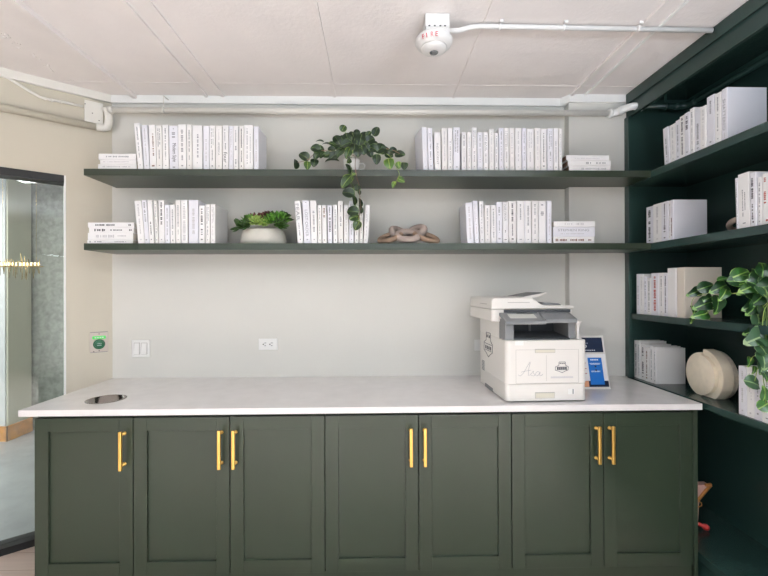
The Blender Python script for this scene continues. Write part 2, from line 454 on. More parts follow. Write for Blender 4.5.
for ds, lab in units:
    x0, x1 = gaps[ds[0]], gaps[ds[-1]+1]
    t = thing('base_cabinet', ((x0+x1)/2, -.3, DB), lab, 'cabinet', 'green base cabinets under the worktop')
    yb = -.003 if x1 < XC else COLY-.003
    mb = MB(); a, b, c_, d_ = x0+.001, x1-.001, CY+.022, yb
    mb.box(a, a+.018, c_, d_, DB, CTZ-CTH-.0005); mb.box(b-.018, b, c_, d_, DB, CTZ-CTH-.0005)
    mb.box(a+.018, b-.018, c_, d_, DB, DB+.018); mb.box(a+.018, b-.018, d_-.012, d_, DB+.018, CTZ-CTH-.0005)
    mb.box(a+.018, b-.018, c_, c_+.018, CTZ-CTH-.05, CTZ-CTH-.0005)
    mb.build('body', 'green_paint', t)
    for k in ds:
        a, b = gaps[k]+.002, gaps[k+1]-.002
        d = door_mesh(a, b).build('door', 'green_paint', t, bevel=.0012)
        panel_mesh(a, b).build('door_panel', 'green_paint', d)
        handle(b-.035 if sides[k] == 'R' else a+.025, d)
mb = MB(); mb.box(-1.5421, -1.5445-.014, CY+.0005, -.003, FL, CTZ-CTH-.0005) if 0 else None
mb = MB(); mb.box(1.4975, 1.5179, CY, COLY-.003, FL, CTZ-CTH-.0005)
tag(mb.build('end_panel', 'green_paint', bevel=.001), 'narrow green end panel closing the right side of the cabinets beside the bookcase', 'panel')
mb = MB(); mb.box(-1.5421, 1.496, CY+.012, CY+.05, FL, DB-.002)
pl = tag(mb.build('plinth', 'green_paint', bevel=.001), 'long green plinth board under the row of base cabinets', 'plinth')

# worktop with a round waste opening
t = thing('worktop', (0, -.33, CTZ-CTH), 'white quartz worktop with polished front edge on the green cabinets', 'worktop')
HX, HY, HR = -1.318, -.482, .083
mb = MB()
xa, xb, ya, yb = -1.5921, 1.5221, CTY, -.002
n = 48
ring = []
for k in range(n): ring.append((HX+HR*cos(2*pi*k/n), HY+HR*sin(2*pi*k/n)))
sq = []
x0, x1 = HX-.13, HX+.13
for k in range(n):
    a = 2*pi*k/n; c, s_ = cos(a), sin(a)
    q = max(abs(c)/.13, abs(s_)/.13); sq.append((HX+c/q, HY+s_/q))
y0, y1 = HY-.13, HY+.13
for z, fl in ((CTZ, 0), (CTZ-CTH, 1)):
    vs = [(p[0], p[1], z) for p in ring+sq]
    fs = [(k, n+k, n+(k+1) % n, (k+1) % n) for k in range(n)]
    mb.add(vs, fs)
    g = [xa, x0, x1, xb]; h = [ya, y0, y1, yb]
    for i in range(3):
        for j in range(3):
            if i == 1 and j == 1: continue
            xr = g[i+1]
            mb.add([(g[i], h[j], z), (xr, h[j], z), (xr, h[j+1], z), (g[i], h[j+1], z)], [(0, 1, 2, 3)])
vs = [(p[0], p[1], CTZ) for p in ring] + [(p[0], p[1], CTZ-CTH) for p in ring]
mb.add(vs, [(k, (k+1) % n, n+(k+1) % n, n+k) for k in range(n)], True)
for (ax, ay), (bx, by) in (((xa, ya), (xb, ya)), ((xb, ya), (xb, yb)), ((xb, yb), (xa, yb)), ((xa, yb), (xa, ya))):
    mb.add([(ax, ay, CTZ), (bx, by, CTZ), (bx, by, CTZ-CTH), (ax, ay, CTZ-CTH)], [(0, 1, 2, 3)])
# the strip behind the column is notched by the column itself
for i, v in enumerate(mb.v):
    pass
mb.build('slab', 'quartz', t)
t = thing('waste_chute', (HX, HY, CTZ-.11), 'round steel waste chute ring set into the left end of the white worktop', 'waste chute')
mb = MB(); mb.lathe([(HR-.003, -.10), (HR-.003, 0), (HR+.004, .0005), (HR+.004, .002), (HR-.006, .002), (HR-.006, -.10)], (HX, HY, CTZ), 40, cap=False); mb.build('sleeve', 'steel', t)
mb = MB(); mb.lathe([(HR-.006, -.10), (.001, -.10)], (HX, HY, CTZ), 40, cap=False); mb.build('bottom', 'black_metal', t)

# ------------------------------------------------------------------ wall shelves
SY, ST = -.2824, .036
Z1, Z2, Z3, Z4 = 2.1039, 1.7008, 1.299, .912
for z, lab in ((Z1, 'long green upper wall shelf holding the trailing plant'), (Z2, 'long green lower wall shelf holding the succulent bowl')):
    mb = MB(); mb.prism([(-1.565, SY), (XF, SY), (XF, COLY-.001), (XC-.001, COLY-.001), (XC-.001, -.001), (-1.565, -.001)], z-ST, z)
    tag(mb.build('wall_shelf', 'green_paint', bevel=.0012), lab, 'shelf', 'long green wall shelves')

# ------------------------------------------------------------------ bookcase on the right wall
BE = -2.0
bk = thing('bookcase', (1.74, -1.0, FL), 'tall built-in dark green open bookcase along the right wall', 'bookcase')
mb = MB(); mb.box(XR-.018, XR, BE, COLY-.002, FL, CE-.002); mb.build('back_panel', 'green_paint_cool_lit', bk)
mb = MB(); mb.box(XF+.002, XR-.018, COLY-.02, COLY-.002, FL, CE-.002); mb.build('corner_panel', 'green_paint_cool_lit', bk)
mb = MB(); mb.box(XF-.0115, XF+.010, COLY-.042, COLY-.002, CTZ+.001, CE-.14); mb.build('stile', 'green_paint_cool_lit', bk, bevel=.0015)
for z, th in ((Z1, .038), (Z2, .038), (Z3, .034), (Z4, .030)):
    y1 = COLY-.021 if z < Z2-.1 else COLY-.021
    mb = MB()
    if z in (Z1, Z2): mb.prism([(XF+.0008, BE), (XR-.019, BE), (XR-.019, COLY-.021), (XF+.0105, COLY-.021), (XF+.0105, COLY-.043), (XF+.0008, COLY-.043)], z-th, z)
    elif z == Z3: mb.prism([(XF, BE), (XR-.019, BE), (XR-.019, COLY-.021), (XF+.0105, COLY-.021), (XF+.0105, COLY-.043), (XF, COLY-.043)], z-th, z)
    else: mb.prism([(XF-.0005, BE), (XR-.019, BE), (XR-.019, COLY-.021), (XF+.0105, COLY-.021), (XF+.0105, COLY-.044), (XF-.0005, COLY-.044)], z-th, z)
    mb.build('shelf', 'green_paint_cool_lit', bk, bevel=.0012)
mb = MB(); mb.box(XF-.0005, XR-.019, BE, COLY-.021, .15, .188); mb.build('bottom_shelf', 'green_paint_cool_lit', bk, bevel=.0015)
mb = MB(); mb.box(XF+.012, XF+.03, BE, COLY-.021, FL, .149); mb.build('toe_board', 'green_paint_cool_lit', bk)
mb = MB(); mb.box(XF+.001, XF+.022, BE, COLY-.001, CE-.140, CE-.002); mb.build('fascia', 'green_paint_cool_lit', bk, bevel=.0012)
mb = MB(); mb.box(XF-.013, XF+.0005, BE, COLY-.0225, CE-.064, CE-.002); mb.build('crown_strip', 'green_paint_cool_lit', bk, bevel=.0015)
mb = MB(); mb.box(XF+.023, XR-.019, BE, COLY-.021, CE-.03, CE-.002); mb.build('top_panel', 'green_paint_cool_lit', bk)
mb = MB(); mb.box(XF, XR, BE-.025, BE-.0005, FL, CE-.002); mb.build('side_panel', 'green_paint_cool_lit', bk)

# ------------------------------------------------------------------ pipes
PY, PZ, PR = -.082, 2.508, .0165
t = thing('wall_pipe', (0, PY, PZ), 'pale painted pipe running along the back wall under the ceiling', 'pipe')
mb = MB(); mb.tube([(XL+.01, PY, PZ), (1.42, PY, PZ)], PR, 16); mb.build('pipe_run', 'pipe_paint', t)
mb = MB(); mb.tube([(XL+.06, PY, PZ), (XL+.035, PY, PZ)], .0205, 16)
x = -1.24; mb.tube([(x-.008, PY, PZ), (x+.008, PY, PZ)], .0185, 16)
mb.build('collar', 'pipe_paint', t)
mb = MB(); mb.tube([(x, PY, PZ+.016), (x, PY, PZ+.085), (x, -.022, PZ+.09)], .003, 8); mb.build('hanger', 'pipe_paint', t)
mb = MB(); GY = -.150
mb.tube([(1.425, PY, PZ), (1.450, PY, PZ), (1.472, PY-.015, PZ+.004), (1.505, GY+.012, PZ+.012), (1.53, GY, PZ+.014), (1.575, GY, PZ+.014)], .021, 16)
for p, q in (((1.420, PY, PZ), (1.438, PY, PZ)), ((1.565, GY, PZ+.014), (1.582, GY, PZ+.014))): mb.tube([p, q], .0265, 16)
mb.tube([(1.476, PY-.02, PZ+.005), (1.489, PY-.035, PZ+.007)], .025, 16)
mb.build('elbow', 'white_trim', t)
t = thing('green_pipe', (1.7, GY, PZ+.014), 'dark green painted pipe turning the corner inside the top of the bookcase', 'pipe')
GX = XR-.075
mb = MB(); mb.tube([(1.545, GY, PZ+.014), (GX-.05, GY, PZ+.014), (GX-.02, GY-.008, PZ+.014), (GX-.004, GY-.028, PZ+.014), (GX, GY-.055, PZ+.014), (GX, BE+.0, PZ+.014)], .0165, 16); mb.build('pipe_run', 'green_paint_cool_lit', t)
mb = MB(); mb.tube([(GX-.075, GY, PZ+.014), (GX-.05, GY, PZ+.014), (GX-.02, GY-.008, PZ+.014), (GX-.004, GY-.028, PZ+.014), (GX, GY-.055, PZ+.014), (GX, GY-.08, PZ+.014)], .021, 16); mb.build('elbow', 'green_paint_cool_lit', t)
mb = MB(); mb.tube([(1.715, GY, PZ+.014), (1.73, GY, PZ+.014)], .0215, 16); mb.box(1.717, 1.728, GY-.004, GY+.004, PZ+.03, CE-.031); mb.box(1.712, 1.733, GY-.008, GY+.008, PZ+.032, PZ+.05); mb.build('hanger', 'green_paint_cool_lit', t)

t = thing('angled_pipe', LW(.3, .03, 2.41), 'pale painted pipe along the left wall above the glass door', 'pipe')
mb = MB(); mb.tube([LW(.075, .028, 2.412), LW(2.9, .028, 2.412)], .019, 16); mb.build('pipe_run', 'left_wall_beige_dimmed', t)
mb = MB()
mb.tube([LW(.078, .028, 2.412), LW(.05, .034, 2.412), LW(.030, .045, 2.418), LW(.022, .060, 2.44), LW(.022, .064, 2.475), LW(.03, .075, 2.50), (XL+.012, PY, PZ), (XL+.03, PY, PZ)], [.0225, .0225, .023, .0225, .022, .021, .0205, .0205], 16)
mb.build('elbow', 'pipe_paint', t)

# junction box, its thin conduit
t = thing('junction_box', LW(.085, .0, 2.49), 'square white junction box high in the left corner beside the pipe elbow', 'junction box')
mb = MB(); lw_box(mb, .050, .136, 0, .030, 2.425, 2.552); mb.build('box', 'pipe_paint', t, bevel=.002)
mb = MB(); lw_box(mb, .048, .138, .030, .034, 2.422, 2.555); mb.build('cover', 'pipe_paint', t, bevel=.001)
mb = MB()
for s_, z in ((.068, 2.45), (.135, 2.53), (.1, 2.485)): mb.tube([LW(s_, .034, z), LW(s_, .0355, z)], .003, 8)
mb.build('screw', 'socket_dark', t)
mb = MB(); mb.tube([LW(.075, .016, 2.425), LW(.075, .016, 2.395)], .009, 12); mb.build('connector', 'pipe_paint', t)
t = thing('thin_conduit', LW(.3, .012, 2.53), 'thin pale conduit dipping from the ceiling to the junction box', 'conduit')
pts = [(83.5, 106.6), (62, 101.8), (50, 99.8), (40, 97), (30, 91.5), (18, 84), (8, 78), (1, 75), (-12, 73), (-40, 66)]
mb = MB(); mb.tube([onleft(x, y, .014) for x, y in pts], .007, 10); mb.build('conduit', 'pipe_paint', t)
for x, y in ((45, 98.6), (52, 100.2), (61, 101.8)):
    p = onleft(x, y, .014); mb = MB(); mb.tube([p-DV*.006, p+DV*.006], .0085, 10); mb.build('coupling', 'pipe_paint', t)

# ------------------------------------------------------------------ fire alarm on the ceiling
ax, ay = .273, -.75
t = thing('fire_alarm', (ax, ay, CE-.1), 'round white ceiling fire alarm marked FIRE in red', 'fire alarm')
mb = MB(); mb.box(ax-.052, ax+.052, ay-.04, ay+.06, CE-.058, CE-.001); mb.build('back_box', 'alarm_white', t, bevel=.003)
mb = MB(); mb.box(ax-.050, ax+.052, ay-.043, ay+.055, CE-.092, CE-.059); mb.build('mount', 'alarm_white', t, bevel=.004)
mb = MB()
for dx in (-.035, -.012, .012, .032): mb.box(ax+dx-.004, ax+dx+.004, ay-.0415, ay-.0398, CE-.0575, CE-.053)
mb.build('slot', 'socket_dark', t)
bz = CE-.093; cy = ay-.012; cx = ax-.012
mb = MB(); mb.lathe([(.050, 0), (.074, -.001), (.080, -.008), (.080, -.020), (.074, -.032), (.062, -.042), (.058, -.043)], (cx, cy, bz), 48); mb.build('horn', 'alarm_white', t)
mb = MB(); mb.lathe([(.057, -.0425), (.054, -.050), (.040, -.058), (.022, -.061), (.020, -.061)], (cx, cy, bz), 40); mb.build('dome', 'alarm_white', t)
mb = MB(); mb.lathe([(.019, -.0612), (.017, -.064), (.009, -.067), (.003, -.066)], (cx, cy, bz), 24); mb.build('strobe', 'lens', t)
for i, ch in enumerate('FIRE'):
    a = radians(-131 + i*14); r0 = .0775
    p = Vector((cx+r0*cos(a), cy+r0*sin(a), bz-.0275)); rad = Vector((cos(a), sin(a), 0)); tan = Vector((-sin(a), cos(a), 0))
    nn = (rad*.9 + Vector((0, 0, -.45))).normalized(); up = nn.cross(tan)
    if up.z < 0: up = -up
    p = p + nn*.0022 - tan*.006 - up*.008
    mt = Matrix.Translation(p) @ Matrix((tan, up, nn)).transposed().to_4x4()
    mt.translation = p - world_loc(t)
    text_obj('letter', ch, .02, mt, 'red_print', t, stretch=(.011 if ch != 'I' else .003, .017))
t = thing('ceiling_conduit', (1, -.72, CE-.01), 'white conduit along the ceiling from the fire alarm to the bookcase', 'conduit')
mb = MB(); mb.tube([(ax+.05, ay-.002, CE-.052), (ax+.10, ay, CE-.050), (ax+.15, ay+.014, CE-.026), (ax+.19, ay+.018, CE-.018), (XF-.02, -.722, CE-.018)], .0105, 12); mb.build('conduit', 'alarm_white', t)
for x in (.56, .845, 1.18):
    mb = MB(); mb.box(x-.008, x+.008, -.757, -.748, CE-.012, CE-.001); mb.tube([(x-.006, -.731, CE-.018), (x+.006, -.731, CE-.018)], .0135, 12)
    mb.build('strap', 'alarm_white', t)

# ------------------------------------------------------------------ switch, socket, exit button
def plate_at(px0, py0, px1, py1, y=0):
    a = atY(px0, py0, y); b = atY(px1, py1, y); return a.x, b.x, b.z, a.z
x0, x1, z0, z1 = plate_at(132.3, 339.8, 150.5, 357)
t = thing('light_switch', ((x0+x1)/2, -.003, (z0+z1)/2), 'white double rocker light switch on the back wall above the worktop', 'light switch')
mb = MB(); mb.box(x0, x1, -.008, -.0005, z0, z1); mb.build('plate', 'plate_white', t, bevel=.003)
for k in (0, 1):
    c = x0+(x1-x0)*(.30+.40*k); w = .0155; zc = (z0+z1)/2
    mb = MB(); mb.box(c-w-.0025, c+w+.0025, -.0087, -.0079, zc-.0355, zc+.0355); mb.build('rocker_frame', 'printer_line', t)
    mb = MB(); mb.prism([(-.0085, zc-.033), (-.0145, zc-.033), (-.0095, zc+.033), (-.0085, zc+.033)], c-w, c+w, axis='x'); mb.build('rocker', 'plate_white', t, bevel=.001)
x0, x1, z0, z1 = plate_at(258.8, 338.6, 278, 349.6)
t = thing('wall_socket', ((x0+x1)/2, -.003, (z0+z1)/2), 'white horizontal double power socket on the bare back wall', 'socket', )
mb = MB(); mb.box(x0, x1, -.008, -.0005, z0, z1); mb.build('plate', 'plate_white', t, bevel=.003)
for k in (0, 1):
    c = x0+(x1-x0)*(.33+.34*k); zc = (z0+z1)/2
    mb = MB(); mb.box(c-.017, c+.017, -.0105, -.0082, zc-.019, zc+.019); oo = mb.build('outlet', 'plate_white', t, bevel=.004)
    mb = MB()
    mb.box(c-.002, c+.009, -.0112, -.0104, zc+.007, zc+.010); mb.box(c-.002, c+.008, -.0112, -.0104, zc-.010, zc-.007)
    mb.tube([(c-.008, -.0112, zc), (c-.008, -.0104, zc)], .004, 10); mb.build('slots', 'socket_dark', oo)
a = atY(474.2, 339.5, 0); b = atY(480, 350.5, 0)
t = thing('wall_socket', (a.x+.02, -.003, (a.z+b.z)/2), 'white wall socket plate partly hidden behind the left side of the printer', 'socket')
mb = MB(); mb.box(a.x, a.x+.075, -.008, -.0005, b.z-.0, a.z); mb.build('plate', 'plate_white', t, bevel=.003)
mb = MB(); mb.box(a.x+.02, a.x+.055, -.0105, -.0082, b.z+.012, a.z-.012); mb.build('outlet', 'plate_white', t, bevel=.003)

a = onleft(90.2, 333); b = onleft(107.6, 353)
s0 = (Vector((a.x, a.y, 0))-C0).dot(DV); s1 = (Vector((b.x, b.y, 0))-C0).dot(DV); zt, zb = (a.z+.004), (b.z-.0)
zb = zt-.122; zm = (zt+zb)/2; sm_ = (s0+s1)/2
t = thing('exit_button', LW(sm_, 0, zm), 'steel plate with round green exit button on the left wall', 'exit button')
mb = MB(); lw_box(mb, s1, s0, .0005, .004, zb, zt); mb.build('back_plate', 'printer_grey', t, bevel=.001)
mb = MB(); lw_box(mb, s1-.003, s0+.003, .0041, .007, zb+.003, zt-.003); mb.build('plate', 'brushed_plate', t, bevel=.0015)
mb = MB(); lw_box(mb, sm_-.033, sm_+.033, .007, .011, zt-.042, zt-.024); g = mb.build('lit_sign', 'green_sign', t, bevel=.002)
mb = MB()
for k in range(4): lw_box(mb, sm_-.022+k*.012, sm_-.014+k*.012, .011, .0114, zt-.036, zt-.030)
mb.build('sign_print', 'card_white', g)
mt = Matrix((DV, Vector((0, 0, 1)), NV)).transposed().to_4x4()
def disc(prof, s_, z, nm, m, par, n=28):
    mb = MB(); mb.lathe(prof, LW(s_, 0, z), n, mtx=mt.to_3x3()); return mb.build(nm, m, par)
disc([(.030, .007), (.030, .010), (.027, .013), (.024, .013)], sm_, zt-.073, 'button_ring', 'green_button', t)
bt = disc([(.023, .012), (.022, .019), (.018, .021), (.002, .022)], sm_, zt-.073, 'button', 'green_button', t)
mb = MB()
for k in range(3): lw_box(mb, sm_-.010+k*.007, sm_-.006+k*.007, .0215, .0222, zt-.070, zt-.066)
lw_box(mb, sm_-.011, sm_+.011, .0215, .0222, zt-.080, zt-.077)
mb.build('button_print', 'ink_pale', bt)
mb = MB()
for ds_, dz in ((.0, -.012), (0, -.112), (.026, -.115)): mb.tube([LW(sm_+ds_, .007, zt+dz), LW(sm_+ds_, .0085, zt+dz)], .003, 8)
mb.build('screw', 'black_metal', t)

# ------------------------------------------------------------------ books
ORD = ['first', 'second', 'third', 'fourth', 'fifth', 'sixth', 'seventh', 'eighth', 'ninth', 'tenth', 'eleventh', 'twelfth', 'thirteenth',
       'fourteenth', 'fifteenth', 'sixteenth', 'seventeenth', 'eighteenth', 'nineteenth', 'twentieth', 'twenty-first', 'twenty-second', 'twenty-third', 'twenty-fourth']
def marks_mesh(t, h, spec, rnd):
    """printed lines too small to read: thin raised dashes on the spine. spec: list of (z from top frac a..b, x centre frac, width frac)"""
    mb = MB()
    for a, b, xc, wf in spec:
        z = h*(1-a); ze = h*(1-b); w = t*wf*.85
        while z > ze + .004:
            L = rnd.uniform(.0025, .0055) * (1 + wf)
            L = min(L, z-ze)
            ww = w*rnd.uniform(.65, 1)
            mb.box(t*xc-ww/2, t*xc+ww/2, -.0005, .0004, z-L, z)
            z -= L + rnd.uniform(.0015, .0028) + (.006 if rnd.random() < .16 else 0)
    return mb
def book(loc, rz, lean, t, w, h, label, group, m='book_white', ink='ink_grey', spec=None, txt=None, pages='pages', logo=True, seed=0):
    rnd = random.Random(seed*77+5); h = h - .0003
    o = thing('book', loc, label, 'book', group, rot=(0, lean, rz))
    r = min(.003, t*.2); b = .0016; ov = .0025
    prof = [(0, w), (0, r), (r*.3, r*.3), (r, 0), (t-r, 0), (t-r*.3, r*.3), (t, r), (t, w), (t-b, w), (t-b, r+b), (b, r+b), (b, w)]
    mb = MB(); mb.prism(prof, 0, h); mb.build('cover', m, o, local=True)
    mb = MB(); mb.box(b+.0002, t-b-.0002, r+b+.0002, w-ov, ov, h-ov); mb.build('pages', pages, o, local=True)
    if spec is None:
        st = rnd.random(); spec = []
        if st < .35: spec = [(.08, .38, .5, .30), (.42, .78, .5, .22)]
        elif st < .6: spec = [(.12, .62, .5, .34), (.68, .80, .5, .2)]
        elif st < .8: spec = [(.07, .5, .36, .2), (.07, .45, .64, .2), (.55, .8, .5, .25)]
        else: spec = [(.3, .82, .5, .26)]
    if logo: spec = spec + [(.90, .935, .5, .32)]
    for sp_ in spec: marks_mesh(t, h, [sp_], rnd).build('spine_print', ink, o, local=True)
    if txt:
        for (s, a, bb, xc, wf, im) in txt:
            L = h*(bb-a)
            mt = Matrix(((0, 1, 0, t*xc-t*wf/2), (0, 0, -1, -.0004), (-1, 0, 0, h*(1-a)), (0, 0, 0, 1)))
            text_obj('spine_title', s, .02, mt, im, o, stretch=(L, t*wf))
    return o

def row(data, y, zs, where, group, w=.165, px_y=168, mats=('book_white', 'book_cool', 'book_white', 'book_warm'), inks=('ink_grey', 'ink_pale', 'ink_grey', 'ink_grey'), extra={}):
    """books standing on a back-wall shelf: (left px, right px, top py, lean px)"""
    n = len(data); prev = -9
    for i, d in enumerate(data):
        xl, xr, ty, lean = d[:4]
        a = atY(xl, px_y, y); b = atY(xr, px_y, y); top = atY(xl, ty, y)
        h = top.z - zs; t = b.x - a.x - .0020
        x = max(a.x + .0004, prev + .0012); prev = 0
        dx = lean*2.26/CF; th = math.asin(max(-.3, min(.3, dx/h)))
        ex = extra.get(i, {})
        ww = ex.get('w', w*random.uniform(.93, 1.02))
        z = zs + .0004
        if th > 0: z += t*sin(th)
        if th < 0: pass
        lab = ex.get('label') or '%s white book from the left in the %s' % (ORD[i], where)
        yy = y + random.uniform(-.003, .004)
        book((x, yy, z), ex.get('rz', 0), th, t, ww, h, lab, group, ex.get('m', mats[i % len(mats)]), ex.get('ink', inks[(i*7+n) % len(inks)]),
             ex.get('spec'), ex.get('txt'), seed=i+n*31, logo=ex.get('logo', True))
        prev = x + t*cos(th)
BY = -.268
def sc(z, px0, py=0): return lambda a: px0 + a/z
f = sc(9.6, 120)
g = sc(9.6, 190)
UL = [(f(172), f(228), 115+80/9.6, -4.0), (f(228), f(285), 115+95/9.6, -2.6), (f(285), f(352), 115+92/9.6, -1.6), (f(352), f(410), 115+102/9.6, -.9), (f(410), f(470), 115+92/9.6, -.7),
      (f(472), f(560), 115+100/9.6, -.6), (f(560), f(640), 115+90/9.6, -.3), (f(642), f(694), 115+92/9.6, -.3), (g(24), g(122), 115+102/9.6, 0), (g(126), g(184), 115+105/9.6, 0),
      (g(185), g(244), 115+100/9.6, 0), (g(247), g(310), 115+105/9.6, 0), (g(312), g(371), 115+100/9.6, 0), (g(373), g(416), 115+105/9.6, 0), (g(417), g(467), 115+105/9.6, 0),
      (g(470), g(517), 115+105/9.6, 0), (g(519), g(608), 115+97/9.6, 0), (g(610), g(660), 115+107/9.6, 0)]
row(UL, BY, Z1, 'left row on the upper wall shelf', 'books in the left row on the upper wall shelf', extra={
    2: dict(spec=[(.2, .7, .6, .25), (.90, .94, .5, .5)], ink='ink_brown', logo=False),
    5: dict(spec=[(.06, .09, .5, .15), (.15, .30, .5, .45), (.93, .955, .5, .35)], ink='ink_grey', logo=False, txt=[('Modern Style', .40, .82, .52, .55, 'ink_black')], label='wide white book with black script lettering in left row on upper wall shelf'),
    8: dict(spec=[(.2, .73, .55, .22), (.84, .86, .5, .16)], ink='ink_grey', logo=False),
    11: dict(spec=[(.08, .32, .5, .2)], txt=[('AMERICA', .37, .67, .5, .3, 'ink_grey')], ink='ink_pale'),
    12: dict(spec=[(.08, .36, .4, .2), (.4, .54, .5, .28)], txt=[('four', .60, .84, .5, .62, 'ink_black')], ink='ink_grey', label='white book reading four in the left row on the upper wall shelf'),
    14: dict(spec=[(.1, .4, .5, .3), (.46, .56, .5, .4), (.76, .93, .5, .4)], ink='ink_grey', logo=False),
    15: dict(spec=[(.06, .50, .5, .3), (.56, .84, .5, .26), (.9, .95, .5, .3)], ink='ink_black', logo=False),
    16: dict(spec=[(.08, .9, .35, .16), (.2, .85, .7, .1)], ink='ink_grey', logo=False)})
f = sc(9.6, 80); g = sc(9.6, 155)
LL = [(f(552), f(622), 190+105/9.6, -3.6), (f(622), f(668), 190+98/9.6, -3.2), (f(668), f(715), 190+100/9.6, -2.2), (f(718), f(752), 190+103/9.6, -1.6), (g(34), g(92), 190+98/9.6, -.4),
      (g(92), g(142), 190+142/9.6, -.2), (g(148), g(198), 190+142/9.6, -.4), (g(198), g(248), 190+97/9.6, -.3), (g(252), g(318), 190+97/9.6, -.3), (g(322), g(418), 190+95/9.6, -.3),
      (g(423), g(480), 190+150/9.6, 0), (g(484), g(532), 190+140/9.6, 0), (g(534), g(582), 190+138/9.6, 0)]
row(LL, BY, Z2, 'left row on the lower wall shelf', 'books in the left row on the lower wall shelf', px_y=243, w=.185, extra={
    0: dict(ink='ink_pale'),
    1: dict(spec=[(.05, .5, .5, .45), (.9, .94, .4, .4)], ink='ink_grey', logo=False),
    2: dict(spec=[(.5, .82, .5, .3), (.9, .94, .5, .45)], ink='ink_black', logo=False),
    4: dict(spec=[(.05, .56, .5, .38)], ink='ink_black'),
    5: dict(w=.15), 6: dict(w=.15),
    8: dict(spec=[(.08, .95, .5, .5)], ink='ink_pale', logo=False),
    9: dict(spec=[(.2, .8, .5, .35)], ink='ink_pale', logo=False),
    10: dict(spec=[(.08, .52, .5, .42), (.62, .78, .5, .4), (.88, .92, .5, .4)], ink='ink_black', logo=False, w=.16, label='shorter white book with bold black print in left row on lower wall shelf'),
    12: dict(ink='ink_pale', w=.19)})
f = sc(8.533, 290)
LM = [(f(66), f(120), 190+97/8.53, -3.3), (f(120), f(182), 190+90/8.53, -1.8), (f(182), f(238), 190+92/8.53, -1.2), (f(238), f(274), 190+130/8.53, -.5), (f(276), f(316), 190+128/8.53, -.5),
      (f(322), f(364), 190+128/8.53, -.4), (f(370), f(409), 190+128/8.53, -.3), (f(411), f(458), 190+92/8.53, -.3), (f(460), f(502), 190+128/8.53, 0), (f(504), f(548), 190+92/8.53, 0),
      (f(550), f(588), 190+132/8.53, .2), (f(590), f(624), 190+92/8.53, .8), (f(626), f(668), 190+128/8.53, 2.2)]
row(LM, BY, Z2, 'middle row on the lower wall shelf', 'books in the middle row on the lower wall shelf', px_y=243, w=.18, extra={
    0: dict(spec=[(.52, .85, .45, .2)], txt=[('FEAR', .06, .46, .42, .55, 'ink_grey')], ink='ink_grey', label='white book reading FEAR leaning left in middle row on lower wall shelf'),
    1: dict(spec=[(.04, .08, .5, .25)], txt=[('LOST ORDER', .22, .84, .5, .4, 'ink_grey')], ink='ink_grey', logo=True),
    2: dict(spec=[(.24, .76, .5, .4)], ink='ink_grey'),
    4: dict(spec=[(.08, .32, .5, .5)], ink='ink_brown'), 
    5: dict(spec=[(.06, .28, .5, .3), (.33, .72, .5, .5)], ink='ink_black'),
    7: dict(spec=[(.1, .3, .5, .25), (.37, .6, .5, .4)], ink='ink_grey')})
f = sc(8.533, 405); g = sc(8.533, 485)
UR = [(f(156), f(203), 115+102/8.53, -1.4), (f(203), f(248), 115+112/8.53, -1.4), (f(254), f(312), 115+147/8.53, -.6), (f(316), f(366), 115+112/8.53, -.3), (f(367), f(412), 115+112/8.53, -.2),
      (f(413), f(474), 115+104/8.53, 0), (f(484), f(528), 115+147/8.53, 0), (f(530), f(570), 115+147/8.53, 0), (f(571), f(616), 115+106/8.53, .1), (f(618), f(668), 115+147/8.53, 0),
      (f(670), f(716), 115+147/8.53, 0), (g(36), g(80), 115+120/8.53, 0), (g(82), g(118), 115+152/8.53, 0), (g(120), g(164), 115+110/8.53, 0), (g(166), g(208), 115+110/8.53, 0),
      (g(210), g(256), 115+108/8.53, 0), (g(258), g(314), 115+112/8.53, 0), (g(317), g(356), 115+112/8.53, 0), (g(358), g(422), 115+116/8.53, 0), (g(424), g(476), 115+112/8.53, 0),
      (g(478), g(530), 115+118/8.53, 0), (g(532), g(584), 115+116/8.53, 0), (g(586), g(630), 115+112/8.53, 0), (g(632), g(666), 115+116/8.53, 0)]
row(UR, BY, Z1, 'long right row on the upper wall shelf', 'books in the long right row on the upper wall shelf', extra={
    0: dict(rz=radians(9.4), w=.15, ink='ink_pale', spec=[], m='book_cool'),
    1: dict(spec=[(.12, .5, .5, .3), (.55, .75, .5, .3), (.88, .92, .5, .3)], ink='ink_grey', logo=False),
    2: dict(txt=[('INSURGENT', .28, .84, .5, .3, 'ink_grey')], spec=[], logo=False), 5: dict(spec=[(.07, .6, .35, .25), (.07, .6, .65, .25)], ink='ink_grey'),
    20: dict(spec=[(.1, .8, .5, .22), (.87, .92, .5, .4)], ink='ink_black', logo=False), 18: dict(ink='ink_pale'), 16: dict(ink='ink_pale')})
f = sc(9.6, 450); g = sc(8.533, 520)
LR = [(f(166), f(236), 190+122/9.6, -2.0), (f(238), f(288), 190+104/9.6, -2.2), (f(290), f(336), 190+104/9.6, -1.1), (f(336), f(392), 190+145/9.6, -.4), (f(394), f(448), 190+145/9.6, -.3),
      (f(449), f(506), 190+116/9.6, -.3), (f(508), f(566), 190+116/9.6, -.3), (f(568), f(642), 190+105/9.6, -.3), (f(644), f(716), 190+105/9.6, -.3), (f(720), g(42), 190+96/8.53, 0),
      (g(44), g(99), 190+92/8.53, 0), (g(102), g(158), 190+92/8.53, 0), (g(161), g(226), 190+92/8.53, 0), (g(230), g(274), 190+92/8.53, 0)]
